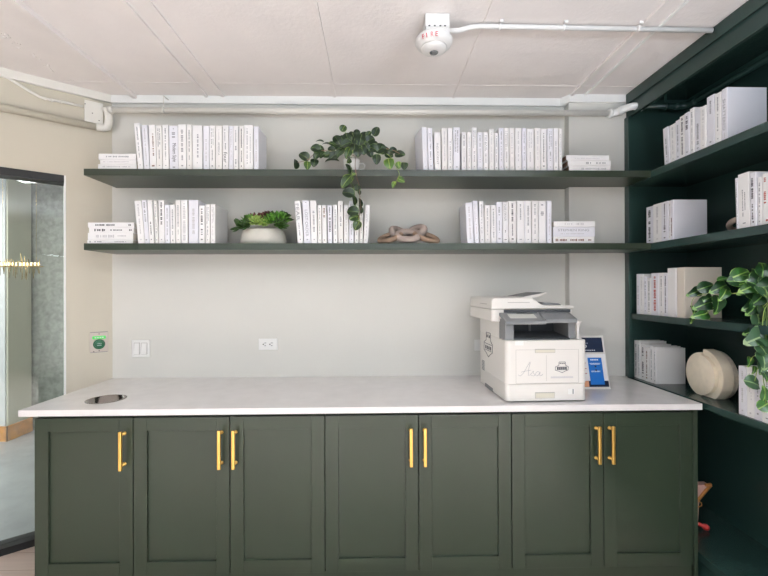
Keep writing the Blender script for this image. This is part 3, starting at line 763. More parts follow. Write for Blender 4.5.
row(LR, BY, Z2, 'right row on the lower wall shelf', 'books in the right row on the lower wall shelf', px_y=243, w=.170, extra={
    0: dict(m='book_cool', ink='ink_pale', spec=[(.1, .9, .5, .3)], logo=False),
    4: dict(spec=[(.1, .9, .5, .3)], ink='ink_grey', logo=False),
    5: dict(spec=[(.12, .32, .5, .4), (.45, .75, .5, .25), (.87, .93, .5, .5)], ink='ink_grey', logo=False),
    6: dict(txt=[('NIRVANA', .06, .46, .5, .45, 'ink_grey')], spec=[(.68, .76, .5, .2), (.9, .925, .5, .5)], ink='ink_black', logo=False),
    7: dict(spec=[(.06, .48, .5, .3), (.54, .84, .5, .2), (.88, .95, .5, .4)], ink='ink_black', logo=False),
    8: dict(spec=[(.08, .48, .5, .25), (.9, .92, .5, .5)], ink='ink_grey', logo=False),
    12: dict(spec=[(.08, .11, .5, .5), (.25, .36, .5, .55), (.93, .945, .5, .4)], ink='ink_grey', logo=False)})

def stack(data, y, zs, where, group, ypx, w=.15):
    """lying books from the bottom up: (left px, right px, top py)"""
    z = zs + .0003; n = len(data)
    names = {3: ['bottom', 'middle', 'top'], 4: ['bottom', 'second from bottom', 'second from top', 'top']}[n]
    for i, d in enumerate(data):
        xl, xr, ty = d[:3]; ex = d[3] if len(d) > 3 else {}
        a = atY(xl, ypx, y); b = atY(xr, ypx, y); top = atY(xl, ty, y).z
        t = top - z - .0003; h = b.x - a.x
        book((b.x, y + ex.get('dy', 0), z), ex.get('rz', 0), -pi/2, t, ex.get('w', w), h, '%s white book lying at the %s' % (names[i].capitalize() if 0 else names[i], where), group,
             ex.get('m', 'book_white'), ex.get('ink', 'ink_grey'), ex.get('spec'), ex.get('txt'), seed=i+77, logo=ex.get('logo', False), pages=ex.get('pages', 'pages'))
        z = top
stack([(98.0, 136.4, 163.8, dict(spec=[(.12, .85, .5, .25)], ink='ink_pale')), (100.0, 136.2, 159.6, dict(spec=[(.08, .8, .5, .25)], ink='ink_pale')), (98.5, 136.0, 153.4, dict(spec=[(.2, .8, .5, .3)]))],
      BY, Z1, 'left end of the upper wall shelf', 'lying books at the left end of the upper shelf', 166)
stack([(87.2, 132.8, 239.8, dict(spec=[(.05, .09, .5, .5), (.16, .32, .5, .4), (.6, .86, .5, .25)])), (87.8, 133.0, 232.6, dict(spec=[(.18, .6, .5, .5), (.66, .84, .55, .25)], ink='ink_pale')),
       (89.0, 133.6, 227.5, dict(spec=[(.12, .38, .5, .6), (.48, .76, .5, .3), (.9, .96, .5, .4)], ink='ink_black')), (88.0, 134.0, 222.4, dict(spec=[(.16, .60, .5, .4), (.88, .95, .5, .4)], ink='ink_black'))],
      BY, Z2, 'left end of the lower wall shelf', 'lying books at the left end of the lower shelf', 243)
stack([(569.0, 610.5, 165.6, dict(spec=[(.30, .9, .45, .4)], ink='ink_pale', pages='pages_dark')), (568.0, 610.8, 160.2, dict(spec=[(.42, .54, .5, .5), (.66, .70, .5, .5), (.72, .9, .5, .3)], ink='ink_grey', pages='pages_dark')),
       (566.3, 609.0, 154.8, dict(spec=[(.2, .8, .35, .15)], ink='ink_pale', pages='pages_dark'))],
      BY, Z1, 'right end of the upper wall shelf', 'lying books at the right end of the upper shelf', 166, w=.15)
stack([(553.2, 594.0, 236.6, dict(spec=[(.06, .34, .5, .45), (.42, .8, .5, .4), (.86, .95, .5, .4)], ink='ink_brown')), (553.0, 595.0, 227.0, dict(txt=[('STEPHEN KING', .12, .86, .68, .24, 'ink_grey')], spec=[(.18, .74, .3, .12)], ink='ink_pale', m='book_cool')),
       (554.0, 595.2, 221.0, dict(spec=[(.26, .44, .5, .3), (.55, .75, .5, .4)], ink='ink_pale'))],
      BY, Z2, 'right end of the lower wall shelf', 'lying books at the right end of the lower shelf', 243, w=.15)

def brow(data, zs, where, group, X=XF+.012, w=.19, extra={}, first=0):
    """books on the bookcase: spines face the room; (left px, right px, top py at the left edge, lean px)"""
    prev = 9
    n = len(data)
    for i, d in enumerate(data):
        xl, xr, ty, lean = d[:4]
        a = atX(xl, 300, X); b = atX(xr, 300, X); top = atX(xl, ty, X)
        h = top.z - zs; y0 = min(a.y, prev - .0006); t = y0 - b.y - .0008
        dd = lean*(a.y+CD)/CF; th = math.asin(max(-.3, min(.3, dd/h)))
        ex = extra.get(i, {})
        z = zs + .0004 + (t*sin(th) if th > 0 else 0)
        lab = ex.get('label') or '%s white book from the back wall on %s' % (ORD[i+first], where)
        book((X + random.uniform(-.002, .003), y0, z), -pi/2, th, t, ex.get('w', w*random.uniform(.95, 1.0)), h, lab, group, ex.get('m', ['book_cool', 'book_white'][i % 2]),
             ex.get('ink', ['ink_grey', 'ink_pale', 'ink_grey'][i % 3]), ex.get('spec'), ex.get('txt'), seed=i*3+n, logo=ex.get('logo', True), pages=ex.get('pages', 'pages'))
        prev = y0 - t*cos(th)
f = sc(6.4, 655)
B1 = [(f(66), f(100), 80+308/6.4, -2.2), (f(100), f(136), 80+290/6.4, -1.0), (f(136), f(164), 80+262/6.4, -.6), (f(164), f(196), 80+236/6.4, -.3), (f(196), f(228), 80+215/6.4, -.3), (f(228), f(256), 80+186/6.4, -.2),
      (f(256), f(296), 80+190/6.4, 0), (f(296), f(334), 80+176/6.4, 0), (f(335), f(384), 80+112/6.4, 0), (f(386), f(426), 80+92/6.4, 0), (f(429), f(466), 80+62/6.4, 0)]
brow(B1, Z1, 'the bookcase top shelf', 'books on the bookcase top shelf', extra={
    3: dict(spec=[(.05, .45, .5, .4), (.5, .9, .5, .35)], ink='ink_black'), 4: dict(spec=[(.08, .4, .5, .5)], ink='ink_black'),
    6: dict(txt=[('Cinderella', .35, .85, .5, .5, 'ink_grey')], spec=[]) if 0 else dict(spec=[(.35, .85, .5, .4)], ink='ink_grey'),
    8: dict(spec=[(.1, .4, .5, .3)], ink='ink_grey'),
    10: dict(txt=[('SHATTERED', .20, .80, .45, .45, 'ink_grey')], spec=[(.85, .95, .5, .2)], logo=False, ink='ink_pale', m='book_cool', w=.178, label='white book reading SHATTERED nearest the camera on the bookcase top shelf')})
f = sc(6, 640)
B2 = [(f(38), f(78), 165+256/6, 0), (f(80), f(131), 165+240/6, 0), (f(132), f(172), 165+226/6, 0), (f(173), f(184), 165+216/6, 0), (f(185), f(203), 165+212/6, 0)]
brow(B2, Z2, 'the bookcase second shelf', 'small group of books on the bookcase second shelf', w=.185, extra={
    0: dict(spec=[(.1, .3, .5, .5), (.4, .5, .5, .4), (.55, .85, .5, .4)], ink='ink_black'), 2: dict(spec=[(.05, .6, .5, .2), (.6, .78, .5, .4)], ink='ink_black'),
    4: dict(spec=[(.45, .9, .4, .4)], ink='ink_brown', logo=False, m='book_cool')})
B2b = [(f(578), f(594), 165+78/6, -1.5), (f(594), f(662), 165+58/6, -1.2), (f(664), f(702), 165+50/6, -.5), (f(704), f(730), 165+74/6, 0), (f(732), f(790), 165+55/6, 0), (f(792), f(850), 165+48/6, 0)]
brow(B2b, Z2, 'the second shelf, nearer group', 'near group of books on the bookcase second shelf', X=XF+.014, w=.17, extra={
    1: dict(spec=[(.3, .8, .4, .12), (.35, .7, .6, .1)], ink='ink_grey', m='book_white'), 2: dict(spec=[(.1, .5, .4, .4), (.58, .88, .4, .25)], ink='ink_black'),
    4: dict(spec=[(.08, .18, .3, .25), (.35, .6, .3, .28)], ink='ink_red', m='book_white')})
f = sc(5.37, 625)
B3 = [(f(60), f(79), 260+76/5.37, 0), (f(80), f(98), 260+78/5.37, 0), (f(99), f(115), 260+90/5.37, 0), (f(116), f(137), 260+96/5.37, 0), (f(139), f(180), 260+72/5.37, 0), (f(182), f(205), 260+70/5.37, 0), (f(206), f(227), 260+70/5.37, 0),
      (f(229), f(274), 260+45/5.37, 0), (f(276), f(318), 260+42/5.37, 0)]
brow(B3, Z3, 'the bookcase third shelf', 'books on the bookcase third shelf', w=.20, extra={
    3: dict(spec=[(.1, .9, .5, .4)], ink='ink_grey'), 4: dict(spec=[(.08, .9, .5, .35)], ink='ink_red', logo=False), 6: dict(spec=[(.08, .9, .5, .3)], ink='ink_black', logo=True),
    7: dict(spec=[], logo=False, m='book_white', w=.183, label='wide plain white book beside the beige one on the bookcase third shelf'),
    8: dict(spec=[], logo=False, m='book_beige', w=.19, label='plain beige book with broad cover showing on the bookcase third shelf')})
B4 = [(f(47), f(66), 330+54/5.37, 0), (f(67), f(80), 330+58/5.37, 0), (f(81), f(104), 330+72/5.37, 0), (f(105), f(128), 330+92/5.37, 0), (f(130), f(149), 330+84/5.37, 0), (f(151), f(164), 330+94/5.37, 0)]
brow(B4, Z4, 'the counter-height shelf, beside the worktop', 'books on the bookcase counter-height shelf', w=.160, X=XF+.03, extra={
    0: dict(spec=[(.1, .9, .5, .3)], ink='ink_black', m='book_warm'), 1: dict(spec=[(.1, .9, .5, .35)], ink='ink_grey', m='book_warm'), 2: dict(spec=[(.1, .35, .5, .4), (.5, .85, .5, .5)], ink='ink_black', m='book_warm'),
    3: dict(spec=[(.1, .9, .5, .3)], ink='ink_brown', m='book_warm'), 4: dict(spec=[(.1, .9, .5, .3)], ink='ink_grey', m='book_warm'), 5: dict(m='book_warm', w=.168)})
B4b = [(f(604), f(647), 330+190/5.37, 0), (f(648), f(690), 330+196/5.37, 0), (f(691), f(731), 330+205/5.37, 0), (f(733), f(790), 330+205/5.37, 0), (f(792), f(850), 330+190/5.37, 0)]
brow(B4b, Z4, 'the counter-height shelf, under the ivy', 'near books on the bookcase counter-height shelf', w=.16, X=XF+.012, extra={
    0: dict(spec=[(.1, .3, .5, .2), (.45, .75, .5, .25)], ink='ink_pale'), 1: dict(spec=[(.12, .5, .4, .12), (.5, .7, .6, .12)], ink='ink_pale'), 2: dict(spec=[(.2, .6, .5, .2), (.86, .92, .5, .3)], ink='ink_grey', logo=False)})

# ------------------------------------------------------------------ wooden chain knots
def torus(mb, c, R, r, tilt, sx=1.0, rr=None, n=36, k=10):
    """a thick link: an oval ring, tilted by the euler angles"""
    mt = Euler(tilt).to_matrix(); pts = []
    for i in range(n):
        a = 2*pi*i/n
        pts.append(Vector(c) + mt @ Vector((R*sx*cos(a), R*sin(a), 0)))
    mb.tube(pts, r, k, closed=True, rz=rr)
    return mb
kx = atY(408, 244, -.17).x
kn = thing('wooden_knot', (kx, -.17, Z2), 'carved wooden chain knot lying on the lower wall shelf', 'ornament')
for c, R, tl, sx, m, r in (((-.104, -.03, 0), .046, (.40, -.34, .15), 1.35, 'wood_knot', .0165), ((-.052, .025, .022), .036, (.80, .30, .35), 1.25, 'wood_pale', .0225),
                        ((-.004, -.045, .004), .046, (.62, .0, -.05), 1.3, 'wood_pale', .0215), ((.050, .025, .028), .038, (.80, -.25, -.40), 1.25, 'wood_pale', .0235), ((.102, -.03, 0), .048, (.40, .36, -.15), 1.35, 'wood_knot', .0175)):
    mb = MB(); torus(mb, (0, 0, 0), R, r, tl, sx, r*.82)
    zmin = min(v[2] for v in mb.v)
    mb.v = [(v[0]+c[0], v[1]+c[1], v[2]+c[2]-zmin+.001) for v in mb.v]
    mb.build('link', m, kn, local=True)
p = atX(729, 226, XF+.06)
kn = thing('wooden_knot', (p.x+.035, p.y-.03, Z2), 'pale wooden chain knot half hidden behind books on bookcase second shelf', 'ornament')
for c, R, tl, sx in (((.0, .022, .0), .030, (.3, .5, 1.2), 1.3), ((.03, .018, .02), .030, (1.1, .2, .4), 1.2), ((.07, .02, .0), .032, (.3, .2, .4), 1.2)):
    mb = MB(); torus(mb, (0, 0, 0), R, .0125, tl, sx, .011); zmin = min(v[2] for v in mb.v)
    mb.v = [(v[0]+c[0], v[1]+c[1], v[2]-zmin+.001+c[2]) for v in mb.v]
    mb.build('link', 'wood_pale', kn, local=True)

# ------------------------------------------------------------------ succulent bowl
by = -.150
c = atY(263.6, 242, by); rx = .130
sb = thing('succulent_bowl', (c.x, by, Z2), 'low pale stone bowl of succulents on the lower wall shelf', 'potted plant')
mb = MB(); mb.lathe([(.86, 0), (.95, .006), (1, .020), (.995, .034), (.955, .060), (.90, .0865), (.885, .090), (.86, .088), (.85, .07)], (0, 0, 0), 48, mtx=Matrix.Diagonal((rx, rx*.80, 1)))
mb.build('bowl', 'ceramic_stone', sb, local=True)
mb = MB(); mb.lathe([(.85, .070), (.5, .080), (.02, .085)], (0, 0, 0), 32, mtx=Matrix.Diagonal((rx, rx*.80, 1))); mb.build('soil', 'soil', sb, local=True)
def rosette(c, r, layers, nl, m, up=(0, 0, 1), wide=.45, thick=.12, spread=1.0):
    mb = MB(); up = Vector(up).normalized()
    a_ = Vector((1, 0, 0)); u = (a_ - up*a_.dot(up)).normalized(); w = up.cross(u); c = Vector(c)
    for l in range(layers):
        el = radians(12 + 62*l/max(1, layers-1)) ; L = r*(1 - .5*l/layers)
        for k in range(nl):
            a = 2*pi*(k + .5*(l % 2))/nl + random.uniform(-.12, .12)
            d = (u*cos(a) + w*sin(a))*cos(el)*spread + up*sin(el); d.normalize()
            sd = d.cross(up).normalized() if d.cross(up).length > .01 else u; nn = sd.cross(d)
            pts = []; ring = []
            for q, (tt, ww) in enumerate(((0, .35), (.35, .8), (.65, 1), (.85, .7), (1, .06))):
                cc = c + d*(L*tt) + nn*(L*.12*tt*tt); hw = L*wide*.5*ww; ht = L*thick*.5*ww
                ring.append([cc+sd*hw, cc+nn*ht, cc-sd*hw, cc-nn*ht*1.4])
            vs = [v for R in ring for v in R]; fs = []
            for q in range(4):
                for j in range(4): fs.append((q*4+j, q*4+(j+1) % 4, (q+1)*4+(j+1) % 4, (q+1)*4+j))
            fs.append((16, 17, 18, 19))
            mb.add(vs, fs, True)
    return mb
def bowl_pt(px, py, y=by-.05):
    p = atY(px, py, y); return Vector((p.x-c.x, y-by, p.z-Z2))
for px, py, dy, r, ly, nl, m, up in (
    (242, 224, -.05, .058, 2, 6, 'succ_dark', (-.6, -.6, .7)), (249, 220, -.02, .052, 3, 7, 'succ_green', (-.25, -.4, 1)), (257, 221, -.085, .046, 4, 9, 'succ_pale', (0, -.6, .8)),
    (264, 217, -.04, .046, 3, 8, 'succ_red', (0, -.3, 1)), (264, 222.5, -.10, .034, 3, 8, 'succ_pale', (.1, -.7, .7)), (272, 220, -.075, .055, 4, 9, 'succ_green', (.1, -.5, .9)), (280, 218, -.05, .058, 4, 9, 'succ_green', (.35, -.4, 1)),
    (284, 216.5, .0, .046, 3, 8, 'succ_dark', (.5, -.1, 1)), (272, 217, .02, .05, 3, 8, 'succ_dark', (0, .1, 1)), (255, 219, .03, .05, 3, 8, 'succ_red', (-.2, .2, 1)), (280, 223, -.085, .042, 3, 8, 'succ_dark', (.4, -.7, .6)), (248, 224, -.085, .042, 3, 7, 'succ_dark', (-.4, -.7, .6)),
    (268, 214.5, -.02, .034, 3, 7, 'succ_red', (.1, -.2, 1))):
    q = bowl_pt(px, py, by+dy); r *= 1.28; q.z = max(q.z - r*.18, .088)
    rosette(q, r, ly, nl, m, up, wide=.34 if m != 'succ_dark' else .5).build('succulent', m, sb, local=True)

# ------------------------------------------------------------------ trailing plant on the upper shelf
py_ = -.19
pc = atY(351.5, 168, py_)
tp = thing('trailing_plant', (pc.x, py_, Z1), 'trailing round-leaf plant in white pot spilling over the upper wall shelf', 'potted plant')
mb = MB(); mb.lathe([(.036, 0), (.040, .003), (.045, .04), (.0475, .078), (.0475, .082), (.0435, .082), (.041, .06)], (0, 0, 0), 36); mb.build('pot', 'ceramic_white', tp, local=True)
mb = MB(); mb.lathe([(.042, .070), (.02, .074), (.001, .075)], (0, 0, 0), 24); mb.build('soil', 'soil', tp, local=True)
mb = MB(); mb.tube([(.044, -.004, .058), (.068, -.01, .06), (.078, -.012, .045), (.070, -.01, .028), (.043, -.004, .022)], .0045, 10); mb.build('handle', 'ceramic_white', tp, local=True)
O1 = world_loc(tp)
def zz(x, y): return (285+x/4.8, 115+y/4.8)
LV = [  # x, y, diameter px in the 4.8x crop, kind, depth offset, squash, tip angle
 (280, 63, 30, 1, -.02, 1, 60), (437, 78, 40, 0, -.03, .85, 70), (402, 90, 26, 1, -.02, .9, 50), (345, 84, 30, 0, 0, .9, 90), (250, 118, 46, 0, -.05, .8, 120), (296, 102, 36, 0, 0, .9, 100), (322, 92, 30, 0, .02, .9, 80),
 (320, 126, 48, 0, -.06, .9, 100), (362, 118, 50, 0, -.06, .9, 80), (408, 120, 44, 0, -.05, .9, 30), (294, 138, 46, 0, -.08, .8, 200), (274, 168, 36, 0, -.05, .8, 220), (304, 180, 52, 1, -.10, .6, 250), (350, 176, 42, 0, -.09, .8, 270), (405, 178, 42, 0, -.06, .8, 300),
 (388, 152, 38, 0, -.07, .9, 320), (332, 158, 42, 0, -.09, .9, 260), (248, 152, 34, 0, -.03, .8, 160), (222, 163, 32, 0, -.04, .7, 170), (208, 190, 46, 1, -.05, .6, 200), (226, 216, 56, 0, -.08, .55, 190), (198, 138, 36, 0, 0, .35, 160), (166, 125, 34, 0, -.02, .22, 170),
 (146, 160, 44, 0, -.05, .85, 150), (152, 194, 36, 0, -.06, .8, 240), (141, 228, 36, 0, -.05, .9, 260), (108, 240, 36, 2, -.05, .8, 270), (92, 198, 46, 0, -.05, .85, 150), (53, 234, 40, 0, -.05, .5, 90), (460, 160, 50, 0, -.05, .9, 40), (440, 211, 42, 0, -.06, .8, 270),
 (500, 192, 36, 0, -.05, .8, 0), (500, 232, 46, 2, -.08, .9, 280), (520, 170, 34, 0, -.05, .8, 10), (551, 188, 42, 0, -.06, .75, 0), (545, 240, 30, 2, -.1, .8, 280), (572, 243, 34, 0, -.1, .9, 270), (556, 311, 34, 2, -.12, .7, 330), (522, 332, 30, 2, -.12, .6, 250),
 (308, 216, 34, 1, -.11, .55, 220), (306, 258, 42, 0, -.115, .35, 130), (296, 315, 66, 1, -.125, .62, 235), (333, 284, 18, 2, -.12, .7, 20), (304, 373, 50, 0, -.125, .85, 170), (347, 348, 28, 0, -.12, 1, 90), (357, 371, 22, 0, -.12, .7, 280), (332, 406, 42, 0, -.125, .28, 100),
 (362, 420, 36, 0, -.125, .3, 80), (325, 462, 50, 0, -.13, .85, 170), (333, 490, 42, 1, -.13, .9, 200), (346, 530, 40, 1, -.13, .9, 240), (364, 452, 34, 0, -.125, .35, 100), (376, 136, 40, 0, .03, .9, 80), (340, 110, 44, 0, .04, .9, 90), (312, 150, 46, 0, -.04, .9, 110), (350, 140, 46, 0, -.05, .9, 80), (280, 120, 44, 0, -.03, .9, 130), (385, 100, 44, 0, -.01, .9, 60), (330, 70+40, 44, 0, -.02, .9, 100), (262, 180, 40, 0, -.07, .8, 230), (235, 195, 44, 0, -.07, .8, 220), (230, 140, 36, 1, -.03, .6, 150), (372, 165, 44, 0, -.08, .85, 290), (300, 110, 40, 0, -.07, .9, 110), (478, 170, 40, 0, -.05, .9, 20), (425, 160, 40, 0, -.06, .9, 330), (165, 165, 40, 0, -.05, .8, 200), (180, 190, 34, 0, -.05, .7, 230), (268, 138, 40, 0, .02, .9, 120), (430, 140, 36, 0, .02, .9, 40)]
mbs = {k: MB() for k in (0, 1, 2)}
for i, (x, y, d, kd, dy, sq, ang) in enumerate(LV):
    px, py = zz(x, y); yy = py_ + dy
    p = atY(px, py, yy) - O1; D = yy + CD; L = d/4.8*D/CF
    a = radians(ang); tip = Vector((cos(a), random.uniform(-.3, .1), sin(a)))
    nrm = Vector((random.uniform(-.25, .25), -1, random.uniform(.0, .3)))
    if sq < .6: nrm = Vector((0, -.55, .8)) if abs(sin(a)) < .5 else Vector((.8, -.55, .1))
    W = L*(sq if sq >= .6 else .75)
    mbs[kd].leaf(p, nrm, tip, L*1.24, W*1.24, fold=.25, curl=.25)
fo = mbs[0].build('foliage', 'leaf_dark', tp, local=True)
mbs[1].build('yellow_green_leaves', 'leaf_mid', tp, local=True); mbs[2].build('pale_leaves', 'leaf_pale', tp, local=True)
VN = [([(335, 205, 0), (308, 208, -.10), (312, 240, -.115), (322, 275, -.12), (318, 320, -.125), (330, 350, -.125), (336, 400, -.13), (340, 460, -.13), (345, 520, -.13)], 'stem'),
      ([(340, 200, 0), (338, 215, -.08), (337, 250, -.115), (345, 300, -.12), (356, 340, -.12), (360, 400, -.125), (364, 450, -.125), (352, 500, -.13)], 'stem_brown'),
      ([(330, 195, 0), (270, 180, -.04), (220, 175, -.05), (170, 170, -.05), (130, 195, -.05), (110, 215, -.05), (60, 228, -.05)], 'stem_brown'),
      ([(350, 190, 0), (410, 180, -.05), (460, 175, -.05), (500, 195, -.06), (520, 225, -.08), (540, 262, -.115), (548, 290, -.12), (525, 330, -.12)], 'stem_pale'),
      ([(345, 190, 0), (360, 130, -.02), (420, 100, -.03), (437, 85, -.03)], 'stem'), ([(335, 190, 0), (310, 130, -.02), (285, 75, -.02)], 'stem'), ([(345, 190, 0), (430, 160, -.04), (505, 165, -.05), (550, 185, -.06)], 'stem_brown')]
def smooth_path(P, n=5):
    out = []
    for i in range(len(P)-1):
        p0, p1, p2, p3 = P[max(i-1, 0)], P[i], P[i+1], P[min(i+2, len(P)-1)]
        for k in range(n):
            t = k/n
            out.append(.5*((2*p1) + (p2-p0)*t + (2*p0-5*p1+4*p2-p3)*t*t + (3*p1-p0-3*p2+p3)*t**3))
    return out + [P[-1]]
for pts, m in VN:
    P = []
    for x, y, dy in pts:
        px, py = zz(x, y); P.append(atY(px, py, py_+dy) - O1)
    mb = MB(); mb.tube(smooth_path(P), .0014, 6); mb.build('vine', m, tp, local=True)

# ------------------------------------------------------------------ ivy on the bookcase
iv_y = -.925; IX = 1.655
ip = thing('bookcase_ivy', (IX, iv_y, Z3), 'bushy green ivy in white pot trailing over the bookcase third shelf', 'potted plant')
mb = MB(); mb.lathe([(.045, 0), (.050, .004), (.060, .06), (.064, .115), (.060, .115), (.056, .09)], (0, 0, 0), 36); mb.build('pot', 'ceramic_white', ip, local=True)
mb = MB(); mb.lathe([(.057, .096), (.02, .10), (.001, .10)], (0, 0, 0), 24); mb.build('soil', 'soil', ip, local=True)
O2 = world_loc(ip)
def z5(x, y): return (625+x/5.37, 260+y/5.37)
def z3(x, y): return (690+x/3.49, 255+y/3.49)
IV = [ # (px,py), diameter px, kind, y depth, squash, tip angle
 (z5(380, 172), 60, 0, -.70, .75, 200), (z5(436, 145), 72, 0, -.73, .75, 20), (z5(515, 147), 74, 0, -.78, .85, 200), (z5(533, 180), 60, 1, -.80, .7, 230), (z5(452, 205), 50, 0, -.74, .8, 200), (z5(428, 237), 76, 0, -.74, .85, 200), (z5(375, 258), 52, 1, -.70, .5, 250), (z5(500, 232), 80, 0, -.78, .75, 260),
 (z5(420, 292), 76, 1, -.74, .6, 190), (z5(360, 320), 34, 1, -.70, .3, 240), (z5(530, 100), 50, 1, -.80, .5, 10), (z5(622, 76), 84, 1, -.84, .75, 20), (z5(612, 116), 90, 0, -.84, .6, 350), (z5(655, 125), 80, 1, -.86, .5, 350), (z5(705, 90), 76, 0, -.88, .9, 80), (z5(752, 108), 70, 2, -.90, .9, 60),
 (z5(664, 160), 70, 0, -.86, .7, 200), (z5(694, 188), 76, 0, -.87, .7, 330), (z5(688, 245), 72, 0, -.87, .85, 200), (z5(738, 195), 64, 0, -.88, .8, 300), (z5(730, 272), 62, 0, -.89, .8, 270), (z5(720, 330), 50, 1, -.88, .7, 300), (z5(760, 40), 40, 0, -.92, .9, 80), (z5(745, 160), 60, 0, -.90, .9, 30), (z5(700, 130), 60, 0, -.90, .9, 150), (z5(755, 290), 60, 2, -.88, .9, 270),
 (z3(243, 288), 66, 2, -.93, .95, 200), (z3(256, 330), 50, 2, -.94, .8, 300), (z3(258, 362), 52, 2, -.945, .8, 270), (z3(210, 370), 30, 1, -.90, .6, 250), (z3(222, 447), 48, 2, -.91, .9, 340), (z3(262, 486), 40, 1, -.95, .8, 80), (z3(262, 524), 44, 1, -.95, .8, 30), (z3(266, 300), 54, 0, -.94, .9, 330), (z3(225, 400), 24, 1, -.91, .6, 250), (z3(250, 80), 60, 0, -.90, .9, 40), (z3(262, 120), 60, 2, -.91, .9, 300), (z3(245, 150), 54, 0, -.89, .9, 220), (z3(262, 200), 58, 0, -.90, .9, 270), (z3(240, 235), 54, 2, -.89, .9, 260), (z3(264, 255), 56, 1, -.90, .9, 300), (z3(215, 110), 54, 1, -.88, .8, 200), (z3(228, 180), 54, 0, -.885, .8, 230), (z3(255, 50), 46, 0, -.92, .9, 80), (z3(222, 265), 44, 0, -.88, .8, 200), (z3(264, 420), 30, 0, -.95, .8, 280), (z3(252, 392), 36, 2, -.94, .8, 250)]
mbs = {k: MB() for k in (0, 1, 2)}
for i, ((px, py), d, kd, yy, sq, ang) in enumerate(IV):
    # leaves sprawl around the pot on the open front of the shelf, inside and in front of the case
    sX = 5.37 if i < 26 else 3.6
    yw = yy
    p = atY(px, py, yw) - O2; D = yw + CD; L = d/sX*D/CF
    a = radians(ang); tip = Vector((cos(a), random.uniform(-.3, .1), sin(a)))
    nrm = Vector((random.uniform(-.35, .1), -1, random.uniform(.1, .5)))
    if sq < .6: nrm = Vector((-.2, -.5, .85))
    W = L*max(sq, .62)
    mbs[kd].leaf(p, nrm, tip, L*1.22, W*1.28, fold=.22, curl=.3, heart=1)
rl = random.Random(5)
for k in range(46):      # the crown over the pot
    a = rl.uniform(0, 2*pi); el = rl.uniform(.1, 1.3); rr = rl.uniform(.07, .13)
    q = Vector((cos(a)*cos(el)*rr*1.1 + .02, sin(a)*cos(el)*rr*1.1, .115 + sin(el)*rr*.9))
    if q.x < -.03: continue
    d = q - Vector((0, 0, .10)); L = rl.uniform(.05, .075)
    mbs[k % 3 if k % 4 else 0].leaf(q, d, Vector((d.x, d.y, -.05)), L, L*.9, fold=.22, curl=.3, heart=1)
mbs[0].build('foliage', 'ivy_dark', ip, local=True); mbs[1].build('bright_leaves', 'ivy_mid', ip, local=True); mbs[2].build('grey_green_leaves', 'ivy_grey', ip, local=True)
for pts, m in (([(z5(760, 200), -.93), (z5(700, 150), -.88), (z5(640, 170), -.85), (z5(570, 180), -.80), (z5(500, 170), -.77), (z5(430, 180), -.73), (z5(375, 200), -.70), (z5(356, 240), -.70), (z5(370, 300), -.70)], 'stem_pale'),
               ([(z5(560, 180), -.80), (z5(520, 210), -.78), (z5(480, 250), -.76), (z5(430, 290), -.74)], 'stem_pale'),
               ([(z5(765, 230), -.92), (z5(735, 260), -.89), (z5(715, 310), -.88), (z3(240, 330), -.90), (z3(215, 360), -.90), (z3(212, 385), -.90)], 'stem_pale'),
               ([(z5(765, 240), -.92), (z5(742, 300), -.92), (z3(250, 350), -.935), (z3(235, 400), -.92), (z3(226, 440), -.91)], 'stem_pale'),
               ([(z5(790, 210), -.93), (z5(768, 240), -.93), (z3(262, 340), -.94), (z3(255, 420), -.945), (z3(262, 470), -.95), (z3(264, 520), -.95)], 'stem'),
               ([(z5(765, 200), -.94), (z5(740, 130), -.9), (z5(690, 90), -.87), (z5(625, 80), -.84)], 'stem')):
    P = [atY(q[0], q[1], y) - O2 for q, y in pts]
    mb = MB(); mb.tube(smooth_path(P), .0014, 6); mb.build('vine', m, ip, local=True)

# ------------------------------------------------------------------ disc vase on the counter-height shelf
vr = .127
vp = atZ(715.5, 398.5, Z4); vy = vp.y
rz = radians(-3)
vs_ = thing('disc_vase', (1.680, -.520, Z4), 'round beige plaster disc vase with stepped halves on the counter-height shelf', 'vase', rot=(0, 0, rz))
def half_disc(x0, x1, r, a0, a1, flat=.105, n=40, cz=.0):
    """solid slice of a drum whose axis is local x, bottom cut flat at z=0"""
    prof = []
    for k in range(n+1):
        a = a0 + (a1-a0)*k/n
        prof.append((r*cos(a), max(flat + r*sin(a), 0)))
    mb = MB(); mb.prism(prof, x0, x1, axis='x'); return mb
# whole back drum (rough), stepped drums in front
half_disc(.010, .040, .120, 0, 2*pi).build('rough_drum', 'vase_rough', vs_, local=True, bevel=.004)
half_disc(-.030, .012, .128, -pi/2, pi/2 if 0 else pi/2).build('tall_half', 'vase_plaster', vs_, local=True, bevel=.004) if 0 else None
fl = .105
def arc(r, sgn, n=30, cut=True):
    return [(sgn*r*sin(a), fl + r*cos(a)) for a in [pi - i*pi/n for i in range(n+1)] if not cut or fl + r*cos(a) >= 0]
o_ = arc(.128, -1); i_ = [(-.098*sin(a), fl + .098*cos(a)) for a in [i*pi/26 for i in range(27)]]
mb = MB(); mb.prism([(0, 0)] + o_ + i_, -.040, .012, axis='x'); mb.build('tall_rim', 'vase_plaster', vs_, local=True, bevel=.003)
mb = MB(); mb.prism(arc(.0978, -1, 26, False), -.056, .011, axis='x'); mb.build('tall_face', 'vase_plaster', vs_, local=True)
mb = MB(); mb.prism([(.0035, 0)] + [(y + .0035, z) for y, z in arc(.110, 1)], -.046, .012, axis='x'); mb.build('low_half', 'vase_plaster', vs_, local=True, bevel=.003)

